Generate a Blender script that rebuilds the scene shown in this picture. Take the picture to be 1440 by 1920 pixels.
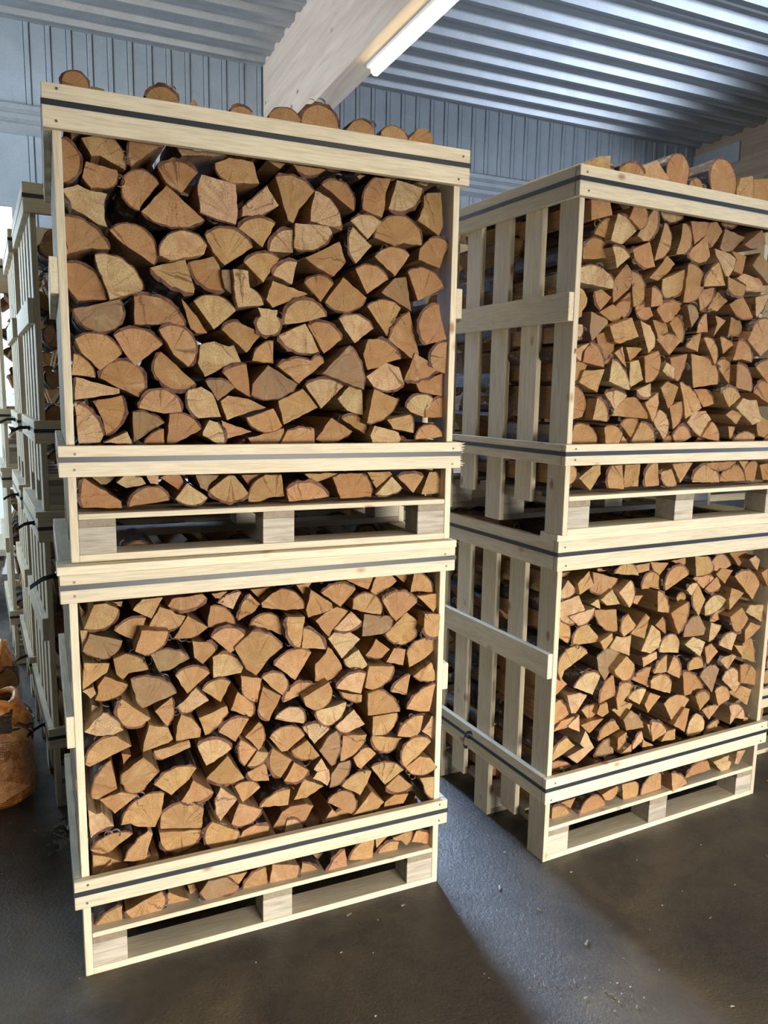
import bpy, bmesh, math, random
from mathutils import Vector, Matrix, noise
for o in list(bpy.data.objects): bpy.data.objects.remove(o)
SC = bpy.context.scene; COL = SC.collection
random.seed(11)
# ------------------------------------------------------------ camera
EYE, PITCH, ROLL = 1.756, 0.15072, 0.01717
fw = Vector((0, math.cos(PITCH), -math.sin(PITCH))); rt0 = Vector((1, 0, 0)); up0 = Vector((0, math.sin(PITCH), math.cos(PITCH)))
rt = math.cos(ROLL)*rt0 + math.sin(ROLL)*up0; up = -math.sin(ROLL)*rt0 + math.cos(ROLL)*up0
cam = bpy.data.cameras.new('camera'); co = bpy.data.objects.new('camera', cam); COL.objects.link(co)
M = Matrix((rt, up, -fw)).transposed().to_4x4(); M.translation = (0, 0, EYE); co.matrix_world = M
cam.sensor_fit = 'HORIZONTAL'; cam.sensor_width = 36; cam.lens = 36.0; cam.clip_start = .05; cam.clip_end = 200
SC.camera = co
# ------------------------------------------------------------ world, lights, exposure
SC.view_settings.view_transform = 'Standard'; SC.view_settings.look = 'None'
SC.view_settings.exposure = 0.0; SC.view_settings.gamma = 1; SC.view_settings.use_curve_mapping = False
TH = math.radians(24); ES = Vector((math.cos(TH), math.sin(TH), 0)); EN = Vector((-math.sin(TH), math.cos(TH), 0))
def R(s, n, z): return ES*s + EN*n + Vector((0, 0, z))
w = bpy.data.worlds.new('world'); SC.world = w; w.use_nodes = True
bg = w.node_tree.nodes['Background']; bg.inputs[0].default_value = (.62, .78, 1, 1); bg.inputs[1].default_value = 0.10
def area(name, loc, target, sx, sy, power, col, spread=180):
    l = bpy.data.lights.new(name, 'AREA'); l.shape = 'RECTANGLE'; l.size = sx; l.size_y = sy; l.energy = power; l.color = col; l.spread = math.radians(spread)
    o = bpy.data.objects.new(name, l); COL.objects.link(o); o.location = loc
    o.rotation_euler = (Vector(target)-Vector(loc)).to_track_quat('-Z', 'Y').to_euler(); return o
area('gate_daylight', R(2.5, -4.6, .7), R(1.25, 2.5, -.55), 3.4, 1.2, 146, (1, .93, .81), 66)
area('right_window_daylight', R(11.8, .6, 2.0), R(5.5, 4.4, 5.2), 7.0, 1.6, 400, (.7, .82, 1), 110)
area('side_fill_light', R(-6.0, 4.6, 2.6), R(-.5, 8.0, 3.6), 2.4, 1.8, 210, (.76, .89, 1), 100)  # added fill from the left, brightens the left part of the back wall
area('rear_window_daylight', R(1.47, 7.85, 2.2), R(1.47, 2, 0.2), .9, 2.2, 250, (.46, .66, 1), 70)
area('left_window_daylight', R(-2.4, 7.8, 2.4), R(-2.0, 4.6, 0), 3.6, 1.8, 60, (.6, .82, 1), 95)
# ------------------------------------------------------------ materials
def mat(name):
    m = bpy.data.materials.new(name); m.use_nodes = True; nt = m.node_tree; b = nt.nodes['Principled BSDF']; return m, nt, b
def nd(nt, t, **k):
    n = nt.nodes.new(t)
    for a, v in k.items():
        if a in n.inputs: n.inputs[a].default_value = v
        else: setattr(n, a, v)
    return n
def lk(nt, a, b): nt.links.new(a, b)
def ramp(nt, fac, stops):
    r = nt.nodes.new('ShaderNodeValToRGB'); e = r.color_ramp.elements
    while len(e) < len(stops): e.new(.5)
    for x, (p, c) in zip(e, stops): x.position = p; x.color = (*c, 1)
    lk(nt, fac, r.inputs[0]); return r.outputs[0]
def mix(nt, f, a, b, mode='MIX'):
    m = nt.nodes.new('ShaderNodeMix'); m.data_type = 'RGBA'; m.blend_type = mode
    for s, i in ((f, 0), (a, 6), (b, 7)):
        if hasattr(s, 'links'): lk(nt, s, m.inputs[i])
        else: m.inputs[i].default_value = s if i == 0 else (*s, 1)
    return m.outputs[2]
def bump(nt, b, h, st, dist=.002):
    n = nt.nodes.new('ShaderNodeBump'); n.inputs['Strength'].default_value = st; n.inputs['Distance'].default_value = dist
    lk(nt, h, n.inputs['Height']); lk(nt, n.outputs[0], b.inputs['Normal'])
def objco(nt, scale, rand=True):
    tc = nt.nodes.new('ShaderNodeTexCoord'); mp = nt.nodes.new('ShaderNodeMapping'); mp.inputs['Scale'].default_value = scale
    src = tc.outputs['Object']
    if rand:
        oi = nt.nodes.new('ShaderNodeObjectInfo'); v = nt.nodes.new('ShaderNodeVectorMath'); v.operation = 'MULTIPLY_ADD'
        cb = nt.nodes.new('ShaderNodeCombineXYZ')
        for i in range(3): lk(nt, oi.outputs['Random'], cb.inputs[i])
        v.inputs[1].default_value = (7.3, 9.1, 5.7); lk(nt, cb.outputs[0], v.inputs[0]); lk(nt, src, v.inputs[2]); src = v.outputs[0]
    lk(nt, src, mp.inputs['Vector']); return mp.outputs[0]
def noise_n(nt, v, sc, det=4, rough=.55, dist=0):
    n = nd(nt, 'ShaderNodeTexNoise', Scale=sc, Detail=det, Roughness=rough, Distortion=dist); lk(nt, v, n.inputs['Vector']); return n.outputs[0]
def pine(name, base, dark, knot=True):
    m, nt, b = mat(name); v = objco(nt, (1.2, 14, 14)); n1 = noise_n(nt, v, 3.2, 5, .6, .6)
    v2 = objco(nt, (3, 60, 60)); n2 = noise_n(nt, v2, 4, 3)
    c = ramp(nt, n1, [(.3, dark), (.52, base), (.75, tuple(min(1, x*1.12) for x in base))])
    c = mix(nt, .55, c, ramp(nt, n2, [(.35, tuple(x*.66 for x in base)), (.6, base)]))
    if knot:
        v3 = objco(nt, (5, 9, 9)); vo = nd(nt, 'ShaderNodeTexVoronoi', Scale=1.0); lk(nt, v3, vo.inputs['Vector'])
        k = ramp(nt, vo.outputs['Distance'], [(.05, (1, 1, 1)), (.13, (0, 0, 0))])
        c = mix(nt, k, c, (.36, .2, .1))
    oi = nt.nodes.new('ShaderNodeObjectInfo'); h = nt.nodes.new('ShaderNodeHueSaturation'); mr = nd(nt, 'ShaderNodeMapRange'); lk(nt, oi.outputs['Random'], mr.inputs[0])
    mr.inputs[3].default_value = .84; mr.inputs[4].default_value = 1.08; lk(nt, mr.outputs[0], h.inputs['Value']); lk(nt, c, h.inputs['Color'])
    lk(nt, h.outputs[0], b.inputs['Base Color']); b.inputs['Roughness'].default_value = .62; bump(nt, b, n2, .25); return m
PINE = pine('pine_board', (.72, .635, .47), (.57, .46, .3))
PALLET = pine('dark_pallet_wood', (.3, .245, .175), (.15, .115, .08), False)  # darker than the pine; on pallets, used for boards behind the front ones
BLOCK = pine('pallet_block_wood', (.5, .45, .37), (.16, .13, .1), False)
def logwood():
    m, nt, b = mat('birch_wood'); a = nd(nt, 'ShaderNodeAttribute', attribute_name='lc'); t = nd(nt, 'ShaderNodeAttribute', attribute_name='tone')
    mp = nd(nt, 'ShaderNodeMapping'); mp.inputs['Scale'].default_value = (1, .06, 1); lk(nt, a.outputs['Vector'], mp.inputs['Vector']); P = mp.outputs[0]
    wv = nd(nt, 'ShaderNodeTexWave', wave_type='RINGS', rings_direction='Y', Scale=34, Distortion=5.0, Detail=3); wv.inputs['Detail Scale'].default_value = 1.2; lk(nt, P, wv.inputs['Vector'])
    ns = noise_n(nt, P, 24, 5, .65, .8); fine = noise_n(nt, P, 420, 3, .7); big = noise_n(nt, P, 11, 4, .65, 1.2)
    # radial drying cracks: thin lines in angle around the pith, broken up by noise
    sp = nd(nt, 'ShaderNodeSeparateXYZ'); lk(nt, a.outputs['Vector'], sp.inputs[0]); at = nd(nt, 'ShaderNodeMath', operation='ARCTAN2'); lk(nt, sp.outputs['X'], at.inputs[0]); lk(nt, sp.outputs['Z'], at.inputs[1])
    ad = nd(nt, 'ShaderNodeMath', operation='MULTIPLY_ADD'); lk(nt, ns, ad.inputs[0]); ad.inputs[1].default_value = .5; lk(nt, at.outputs[0], ad.inputs[2])
    cb = nd(nt, 'ShaderNodeCombineXYZ'); lk(nt, ad.outputs[0], cb.inputs[0]); lk(nt, sp.outputs['Y'], cb.inputs[1])
    ray = noise_n(nt, cb.outputs[0], 9, 3, .6); crk = nd(nt, 'ShaderNodeTexVoronoi', Scale=2.2, feature='DISTANCE_TO_EDGE'); lk(nt, cb.outputs[0], crk.inputs['Vector'])
    # saw marks: fine straight stripes across the cut, their strength differs from log to log
    sw = nd(nt, 'ShaderNodeTexWave', wave_type='BANDS', bands_direction='DIAGONAL', Scale=95, Distortion=2.2, Detail=2); lk(nt, P, sw.inputs['Vector'])
    c = mix(nt, .45, t.outputs['Color'], ramp(nt, ns, [(.32, (.5, .28, .13)), (.66, (1, .86, .62))]), 'MULTIPLY')
    c = mix(nt, ramp(nt, big, [(.5, (0, 0, 0)), (.68, (.55, .55, .55))]), c, (.34, .15, .055))
    c = mix(nt, ramp(nt, big, [(.3, (.45, .45, .45)), (.44, (0, 0, 0))]), c, (.66, .5, .28))
    c = mix(nt, ramp(nt, wv.outputs[0], [(0, (0, 0, 0)), (1, (.22, .22, .22))]), c, (.3, .15, .06))
    c = mix(nt, ramp(nt, sw.outputs[0], [(.2, (.22, .22, .22)), (.6, (0, 0, 0))]), c, (.3, .17, .08))
    c = mix(nt, ramp(nt, ray, [(.36, (.4, .4, .4)), (.5, (0, 0, 0))]), c, (.3, .17, .08))
    c = mix(nt, ramp(nt, crk.outputs['Distance'], [(.004, (.75, .75, .75)), (.014, (0, 0, 0))]), c, (.09, .045, .02))
    c = mix(nt, ramp(nt, fine, [(.36, (.45, .45, .45)), (.55, (0, 0, 0))]), c, (.22, .12, .05))
    lk(nt, c, b.inputs['Base Color']); b.inputs['Roughness'].default_value = .8; b.inputs['Specular IOR Level'].default_value = .15; bump(nt, b, fine, .5, .002); return m
WOOD = logwood()
def barkm():
    m, nt, b = mat('birch_bark'); a = nd(nt, 'ShaderNodeAttribute', attribute_name='lc')
    mp = nd(nt, 'ShaderNodeMapping'); mp.inputs['Scale'].default_value = (1, .5, 1); lk(nt, a.outputs['Vector'], mp.inputs['Vector'])
    n = noise_n(nt, mp.outputs[0], 22, 5, .7, .5); n2 = noise_n(nt, mp.outputs[0], 90, 3)
    c = ramp(nt, n, [(.42, (.035, .022, .018)), (.54, (.08, .045, .033)), (.61, (.26, .22, .19)), (.72, (.55, .51, .47))])
    c = mix(nt, ramp(nt, n2, [(.35, (.6, .6, .6)), (.55, (0, 0, 0))]), c, (.04, .025, .018))
    t = nd(nt, 'ShaderNodeAttribute', attribute_name='tone'); sp = nd(nt, 'ShaderNodeSeparateColor'); lk(nt, t.outputs['Color'], sp.inputs[0])
    c = mix(nt, ramp(nt, sp.outputs[0], [(.6, (0, 0, 0)), (.97, (1, 1, 1))]), c, ramp(nt, n, [(.4, (.06, .022, .012)), (.6, (.17, .07, .035))]))
    c = mix(nt, sp.outputs[2], c, ramp(nt, n2, [(.35, (.3, .24, .19)), (.5, (.68, .64, .58))]))
    lk(nt, c, b.inputs['Base Color']); b.inputs['Roughness'].default_value = .7; bump(nt, b, n2, .6, .003); return m
BARK = barkm()
def flat(name, c, rough=.5, metal=0, emit=None, st=1):
    m, nt, b = mat(name); b.inputs['Base Color'].default_value = (*c, 1); b.inputs['Roughness'].default_value = rough; b.inputs['Metallic'].default_value = metal
    if emit: b.inputs['Emission Color'].default_value = (*emit, 1); b.inputs['Emission Strength'].default_value = st
    return m
STRAP = flat('black_plastic_strap', (.018, .024, .034), .4)
NAIL = flat('nail_steel', (.16, .14, .12), .5, .6)
def metal(name, c, rough, met, nsc=6):
    m, nt, b = mat(name); v = objco(nt, (1, 1, 1), False); n = noise_n(nt, v, nsc, 4); n2 = noise_n(nt, v, 60, 3)
    lk(nt, mix(nt, .5, ramp(nt, n, [(.35, tuple(x*.8 for x in c)), (.65, c)]), ramp(nt, n2, [(.3, tuple(x*.8 for x in c)), (.6, c)])), b.inputs['Base Color'])
    b.inputs['Roughness'].default_value = rough; b.inputs['Metallic'].default_value = met; return m
WALLM = metal('painted_sheet_wall', (.41, .455, .5), .45, .15)
CEILM = metal('galvanised_deck', (.42, .44, .46), .42, .62)
TRIMM = metal('galvanised_trim', (.6, .63, .66), .35, .6)
def glulam(name='glulam_timber', lo=(.62, .46, .35), hi=(.78, .63, .52)):
    m, nt, b = mat(name); v = objco(nt, (.5, 6, 6), False); n = noise_n(nt, v, 2.5, 5, .6, .7)
    vo = nd(nt, 'ShaderNodeTexVoronoi', Scale=1.0); lk(nt, objco(nt, (3.2, 6, 6), False), vo.inputs['Vector'])
    k = ramp(nt, vo.outputs['Distance'], [(.06, (1, 1, 1)), (.14, (0, 0, 0))])
    c = ramp(nt, n, [(.3, lo), (.7, hi)]); lk(nt, mix(nt, k, c, (.2, .15, .12)), b.inputs['Base Color']); b.inputs['Roughness'].default_value = .6; return m
GLU = glulam(); GLUB = glulam('brown_glulam_timber', (.26, .18, .12), (.38, .28, .2))
def floor_m():
    m, nt, b = mat('dirty_concrete'); v = objco(nt, (1, 1, 1), False)
    n = noise_n(nt, v, 1.6, 6, .6, .8); n2 = noise_n(nt, v, 9, 6, .65, .5); n3 = noise_n(nt, v, 70, 4, .7)
    c = ramp(nt, n, [(.35, (.028, .024, .019)), (.5, (.05, .042, .031)), (.66, (.13, .1, .06))])
    c = mix(nt, ramp(nt, n2, [(.4, (.5, .5, .5)), (.62, (0, 0, 0))]), c, (.07, .055, .045))
    c = mix(nt, ramp(nt, n3, [(.3, (.45, .45, .45)), (.55, (0, 0, 0))]), c, (.05, .04, .035))
    lk(nt, c, b.inputs['Base Color']); lk(nt, ramp(nt, n2, [(.3, (.38, .38, .38)), (.7, (.7, .7, .7))]), b.inputs['Roughness']); bump(nt, b, n3, .9, .006); return m
FLOORM = floor_m()
# ------------------------------------------------------------ mesh helpers
def link(name, me, m=None, parent=None, loc=None, rot=None, mw=None):
    o = bpy.data.objects.new(name, me); COL.objects.link(o)
    if m and me and not me.materials: me.materials.append(m)
    if parent: o.parent = parent
    if mw is not None: o.matrix_world = mw
    if loc is not None: o.location = loc
    if rot is not None: o.rotation_euler = rot
    return o
def tag(o, label=None, cat=None, group=None, kind=None):
    for k, v in (('label', label), ('category', cat), ('group', group), ('kind', kind)):
        if v: o[k] = v
    return o
CACHE = {}
def box_me(l, wd, t, bev=.0015, key=''):
    k = (round(l, 4), round(wd, 4), round(t, 4), key)
    if k in CACHE: return CACHE[k]
    bm = bmesh.new(); bmesh.ops.create_cube(bm, size=1); bmesh.ops.scale(bm, vec=(l, wd, t), verts=bm.verts)
    if bev: bmesh.ops.bevel(bm, geom=bm.edges[:], offset=bev, segments=1, affect='EDGES')
    me = bpy.data.meshes.new('board'); bm.to_mesh(me); bm.free(); CACHE[k] = me; return me
def prof_me(pts, axis_len, axis='x'):   # extrude an open profile (list of (a,b)) along an axis
    bm = bmesh.new(); A = [bm.verts.new((0, a, b)) for a, b in pts]; B = [bm.verts.new((axis_len, a, b)) for a, b in pts]
    for i in range(len(pts)-1): bm.faces.new((A[i], A[i+1], B[i+1], B[i]))
    me = bpy.data.meshes.new('profile'); bm.to_mesh(me); bm.free(); return me
def tube_me(path, r, seg=8, closed=False, sx=1):
    bm = bmesh.new(); rings = []; n = len(path)
    for i, p in enumerate(path):
        p = Vector(p); a = Vector(path[(i-1) % n] if closed or i else path[0]); c = Vector(path[(i+1) % n] if closed or i < n-1 else path[-1])
        t = (c-a).normalized(); u = t.cross(Vector((0, 0, 1)));
        if u.length < .1: u = t.cross(Vector((0, 1, 0)))
        u.normalize(); v = t.cross(u)
        rings.append([bm.verts.new(p+u*math.cos(k*math.tau/seg)*r*sx+v*math.sin(k*math.tau/seg)*r) for k in range(seg)])
    for i in range(n if closed else n-1):
        a, c = rings[i], rings[(i+1) % n]
        for k in range(seg): bm.faces.new((a[k], a[(k+1) % seg], c[(k+1) % seg], c[k]))
    if not closed: bm.faces.new(rings[0]); bm.faces.new(rings[-1])
    bmesh.ops.recalc_face_normals(bm, faces=bm.faces)
    me = bpy.data.meshes.new('tube'); bm.to_mesh(me); bm.free()
    for p in me.polygons: p.use_smooth = True
    return me
RX = Matrix.Rotation(TH, 4, 'Z')
def rbox(name, s0, s1, n0, n1, z0, z1, m, parent=None, bev=.004, along='s'):
    ls, ln, lz = s1-s0, n1-n0, z1-z0; mw = RX.copy(); mw.translation = R((s0+s1)/2, (n0+n1)/2, (z0+z1)/2)
    if along == 'n': mw = mw @ Matrix.Rotation(math.pi/2, 4, 'Z'); ls, ln = ln, ls
    o = link(name, box_me(ls, ln, lz, bev, name).copy() if False else box_me(ls, ln, lz, bev, name+m.name), m)
    if parent:
        o.parent = parent; o.matrix_parent_inverse = parent.matrix_world.inverted()
    o.matrix_world = mw; return o
def struct(o): o['kind'] = 'structure'; return o
# ------------------------------------------------------------ the hall
WN, CZ = 8.0, 4.93
SL, SR, NF = -6.5, 12.5, -7.0
me = bpy.data.meshes.new('floor'); vs = [R(SL, NF, 0), R(SR, NF, 0), R(SR, WN+.3, 0), R(SL, WN+.3, 0)]
me.from_pydata([tuple(v) for v in vs], [], [(0, 1, 2, 3)]); struct(link('floor', me, FLOORM))
# corrugated back wall with openings left (door), aisle (window)
def wallprof(s0, s1):
    pts = [(s0, 0)]; s = math.ceil(s0/.175)*.175
    while s < s1-.06:
        for d, hh in ((0, 0), (.004, .012), (.009, .0), (.012, -.01), (.044, -.01), (.047, 0), (.051, .012), (.056, 0)): pts.append((s+d, hh))
        s += .175
    pts.append((s1, 0)); return pts
def wall_panel(bm, s0, s1, z0, z1):
    pr = wallprof(s0, s1); A = [bm.verts.new((a, b, z0)) for a, b in pr]; B = [bm.verts.new((a, b, z1)) for a, b in pr]
    for i in range(len(pr)-1): bm.faces.new((A[i], A[i+1], B[i+1], B[i]))
bm = bmesh.new()
OPL = (-4.4, -.16, 0, 3.38); OPA = (.95, 2.0, .9, 3.4)
wall_panel(bm, SL, OPL[0], 0, 5.1); wall_panel(bm, OPL[0], OPL[1], OPL[3], 5.1); wall_panel(bm, OPL[1], OPA[0], 0, 5.1)
wall_panel(bm, OPA[0], OPA[1], OPA[3], 5.1); wall_panel(bm, OPA[0], OPA[1], 0, OPA[2]); wall_panel(bm, OPA[1], SR, 0, 5.1)
me = bpy.data.meshes.new('wall_back'); bm.to_mesh(me); bm.free()
mw = RX.copy(); mw.translation = R(0, WN, 0); struct(link('wall_back', me, WALLM, mw=mw))
for nm, s in (('wall_left', SL), ('wall_right', SR)):
    struct(rbox(nm, s-.05, s+.05, NF, WN+.2, 0, 5.1, WALLM))
# daylight openings
GLASS = flat('bright_frosted_pane', (.8, .85, .9), .4, 0, (.82, .93, 1), 1.6)
PANEL = flat('pale_translucent_panel', (.75, .82, .82), .5, 0, (.78, .9, .92), .45)
BLUEP = flat('blue_daylight_pane', (.5, .6, .7), .4, 0, (.4, .62, 1), 1.4)
struct(rbox('window_1', OPL[0], OPL[1], WN+.02, WN+.05, 1.75, OPL[3], GLASS))
dr = struct(rbox('door_1', OPL[0], OPL[1], WN+.02, WN+.06, 0, 1.75, PANEL))
for s in (-3.4, -2.2, -1.35, -.55):
    rbox('door_seam', s, s+.02, WN-.005, WN+.03, 0, 1.74, flat('seam_grey', (.45, .52, .55), .6), dr, 0)
struct(rbox('side_glow_panel', SL+.052, SL+.075, 3.1, 6.1, 1.5, 3.7, flat('blue_side_glow', (.5, .6, .7), .4, 0, (.6, .82, 1), 1.2)))  # added glowing panel, unseen, goes with the fill light from the left
wf = struct(rbox('window_2', OPA[0], OPA[1], WN+.02, WN+.05, OPA[2], OPA[3], BLUEP))
# horizontal ribbed trim on the back wall
pr = [(0, 4.0), (-.02, 4.0), (-.09, 4.03), (-.09, 4.07), (-.05, 4.09), (-.09, 4.11), (-.09, 4.15), (-.05, 4.17), (-.09, 4.19), (-.09, 4.23), (0, 4.27)]
mw = RX.copy(); mw.translation = R(SL+.1, WN-.005, 0); struct(link('trim_1', prof_me(pr, SR-SL-.2), TRIMM, mw=mw))
# ceiling deck: trapezoid ribs running parallel to the back wall
pr = []; n = WN+.05
while n > NF:
    for d, z in ((0, 0), (.06, 0), (.075, .012), (.095, .012), (.11, 0), (.16, 0), (.2, .09), (.28, .09)): pr.append((n-d, CZ+.02+z))
    n -= .32
mw = RX.copy(); mw.translation = R(SL, 0, 0); struct(link('ceiling', prof_me(pr, SR-SL), CEILM, mw=mw))
# glulam beams
for s0, s1 in ((2.16, 2.37), (7.85, 8.07), (-3.6, -3.39)):
    o = rbox('glulam_beam', s0, s1, NF+.5, WN-.02, 4.13, 5.0, GLUB if s0 > 7 else GLU, None, .006, 'n')
    tag(o, {2.16: 'long pale glulam roof beam over the left crates with the lit tube under it', 7.85: 'brown glulam roof beam at the upper right corner behind the right crates', -3.6: 'pale glulam roof beam out over the left side of the hall'}[s0], 'beam', 'glulam roof beams')
    if s0 > 7:
        pl = rbox('joist_bracket', s0-.03, s0-.004, WN-.75, WN-.03, 4.62, 4.86, TRIMM, o, .004); pl['label'] = 'galvanised steel bracket'
# tube lamps under the middle beam
TUBE = flat('lit_tube', (1, 1, 1), .4, 0, (1, .86, .5), 7)
for k, (n0, n1) in enumerate(((3.1, 5.55), (.2, 2.65), (-2.7, -.25))):
    e = bpy.data.objects.new('ceiling_lamp', None); COL.objects.link(e); e.location = R(2.32, (n0+n1)/2, 4.13)
    bpy.context.view_layer.update()
    tag(e, ('lit warm white tube lamp on the underside of the middle beam', 'second lit tube lamp of the row under the middle beam', 'third lit tube lamp of the row under the middle beam')[k], 'lamp', 'tube lamps under the beam')
    rbox('lamp_housing', 2.27, 2.37, n0, n1, 4.1, 4.128, flat('lamp_white', (.85, .85, .82), .4), e)
    rbox('lamp_tube', 2.285, 2.355, n0+.03, n1-.03, 4.04, 4.1, TUBE, e, .02)
    area('tube_light', R(2.32, (n0+n1)/2, 4.0), R(2.32, (n0+n1)/2, 0), 2.3, .08, 28, (1, .9, .72)).rotation_euler = (0, 0, TH+math.pi/2)
# ------------------------------------------------------------ crates
W, T, SW = 1.2, .022, .098
def crate(name, x, y, z, yaw, D, lb, tb, label, group, lath=(), front=True, tails=()):
    """lb/tb = (bottom, top) heights of the lower and top boards above the crate's foot"""
    e = bpy.data.objects.new('firewood_crate', None); COL.objects.link(e); e.location = (x, y, z); e.rotation_euler = (0, 0, yaw); tag(e, label, 'crate', group)
    H = tb[1]; rz = random.Random(name)
    def b(nm, u0, u1, v0, v1, z0, z1, m=PINE, jit=.0):
        du, dv, dz = u1-u0, v1-v0, z1-z0; c = Vector(((u0+u1)/2, (v0+v1)/2, (z0+z1)/2)) + Vector((rz.uniform(-jit, jit), 0, 0))
        if du >= dv and du >= dz: l, wd, t, rot = du, dv, dz, (0, 0, 0)
        elif dv >= dz: l, wd, t, rot = dv, du, dz, (0, 0, math.pi/2)
        else: l, wd, t, rot = dz, dv, du, (0, -math.pi/2, 0)
        o = link(nm, box_me(l, wd, t, .0015, m.name), m, e, c, rot); o.rotation_euler.x += rz.uniform(-.004, .004) if nm == 'front_board' else 0
        return o
    # pallet
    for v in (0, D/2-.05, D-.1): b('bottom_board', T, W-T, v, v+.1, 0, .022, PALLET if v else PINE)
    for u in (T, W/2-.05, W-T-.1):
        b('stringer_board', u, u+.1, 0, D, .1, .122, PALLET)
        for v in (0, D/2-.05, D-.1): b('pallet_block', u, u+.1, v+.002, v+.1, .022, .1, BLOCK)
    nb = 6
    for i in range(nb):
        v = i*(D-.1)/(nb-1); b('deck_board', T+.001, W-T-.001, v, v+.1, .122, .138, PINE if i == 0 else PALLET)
    # side slats
    for side in (0, 1):
        u0 = 0 if side == 0 else W-T
        for i in range(5):
            v = i*(D-SW)/4; b('side_slat', u0, u0+T, v, v+SW, 0 if i % 2 == 0 else .098, H-.004)
        us = -T if side == 0 else W
        for z0, z1 in (lb, (.735, .83), tb): b('side_rail', us, us+T, .002, D-.002, z0, z1)
    for (z0, z1) in (lb, tb):
        for v0 in (-T, D):
            o = b('front_board' if v0 < 0 else 'rear_board', -T, W+T, v0, v0+T, z0, z1)
            if v0 < 0 and front:
                for uu in (.012, W-.012):
                    for zz in (z0+.018, z1-.018):
                        q = link('nail', NAILME, NAIL, o); q.location = (uu-W/2+rz.uniform(-.006, .01), -T/2-.0006, zz-(z0+z1)/2+rz.uniform(-.006, .006)); q.rotation_euler = (math.pi/2, 0, 0)
    for k in lath:
        {'f': lambda: b('rim_lath', -.028, W+.026, -.022, .076, H, H+.024), 'b': lambda: b('rim_lath', -.02, W+.02, D-.07, D+.022, H, H+.024),
         'l': lambda: b('rim_lath', -.022, .046, .078, D-.072, H, H+.024), 'r': lambda: b('rim_lath', W-.046, W+.022, .078, D-.072, H, H+.024)}[k]()
    # straps
    for z0, z1 in (lb, tb):
        zc = z0+(z1-z0)*.56; g = T+.0012; P = [(-g, -g), (W+g, -g), (W+g, D+g), (-g, D+g)]; bm = bmesh.new(); hh = .0075; rings = []
        for q in (0, .0009):
            rings.append([[bm.verts.new((px+(q if px > 0 else -q), py+(q if py > 0 else -q), zc+s*hh)) for px, py in P] for s in (-1, 1)])
        for i in range(4):
            j = (i+1) % 4; A0, A1 = rings[0]; B0, B1 = rings[1]
            bm.faces.new((B0[i], B0[j], B1[j], B1[i])); bm.faces.new((A0[j], A0[i], A1[i], A1[j])); bm.faces.new((A0[i], A0[j], B0[j], B0[i])); bm.faces.new((B1[i], B1[j], A1[j], A1[i]))
        me = bpy.data.meshes.new('strap'); bm.to_mesh(me); bm.free(); so = link('strap', me, STRAP, e)
        for (which, vv, kind) in tails:
            if (which == 't') == (z0 == tb[0]):
                if kind == 'ring': pth = [(-g-.004-.03*(1-math.cos(a)), vv+.01*math.cos(a), zc+.03*math.sin(a)*1.1+.01) for a in [i*math.pi*1.5/10 for i in range(11)]]
                else: pth = [(-g, vv+.05, zc), (-g-.012, vv+.03, zc+.003), (-g-.04, vv, zc+.004), (-g-.075, vv-.03, zc-.012)]
                bm = bmesh.new(); L0 = [bm.verts.new((a, bb, c-.007)) for a, bb, c in pth]; L1 = [bm.verts.new((a, bb, c+.007)) for a, bb, c in pth]
                for i in range(len(pth)-1): bm.faces.new((L0[i], L0[i+1], L1[i+1], L1[i]))
                bmesh.ops.solidify(bm, geom=bm.faces[:], thickness=.0015); me = bpy.data.meshes.new('strap_tail'); bm.to_mesh(me); bm.free(); link('strap_tail', me, STRAP, so)
                link('buckle', box_me(.03, .008, .02, .002, 'bk'), STRAP, so, (-g-.003, vv+.05, zc), (0, 0, math.pi/2))
    e.matrix_basis = Matrix.Translation((x, y, z)) @ Matrix.Rotation(yaw, 4, 'Z'); return e
bm = bmesh.new(); bmesh.ops.create_cone(bm, cap_ends=True, segments=8, radius1=.004, radius2=.0035, depth=.0016); NAILME = bpy.data.meshes.new('nail'); bm.to_mesh(NAILME); bm.free()
D = .844
FR = {  # crate frames: x, y, z, yaw
 'LL': (-.8780, 2.0858, 0, .42269), 'UL': (-.8750, 2.1074, 1.2745, .41018),
 'BL': (.6295, 2.7038, 0, .47698), 'UR': (.6259, 2.6506, 1.2785, .48362)}
GA, GB = 'crates of the left stack', 'crates of the right stack'
crate('LL', *FR['LL'], D, (.239, .328), (1.169, 1.2495), 'slatted pine firewood crate standing on the floor at the left front', GA, 'fblr', tails=(('t', .1, 'tail'), ('l', .3, 'ring')))
crate('UL', *FR['UL'], D, (.2445, .3305), (1.1445, 1.2525), 'slatted pine firewood crate on top of the left front stack', GA)
crate('BL', *FR['BL'], D, (.252, .352), (1.144, 1.2535), 'slatted pine firewood crate standing on the floor at the right', GB, 'fb', tails=(('l', .45, 'ring'),))
crate('UR', *FR['UR'], D, (.2485, .3215), (1.1315, 1.2285), 'slatted pine firewood crate on top of the right stack', GB)
def off(fr, u, v, dyaw=0, z=None):
    x, y, zz, a = fr; return (x+u*math.cos(a)-v*math.sin(a), y+u*math.sin(a)+v*math.cos(a), zz if z is None else z, a+dyaw)
BK = {}
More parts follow.
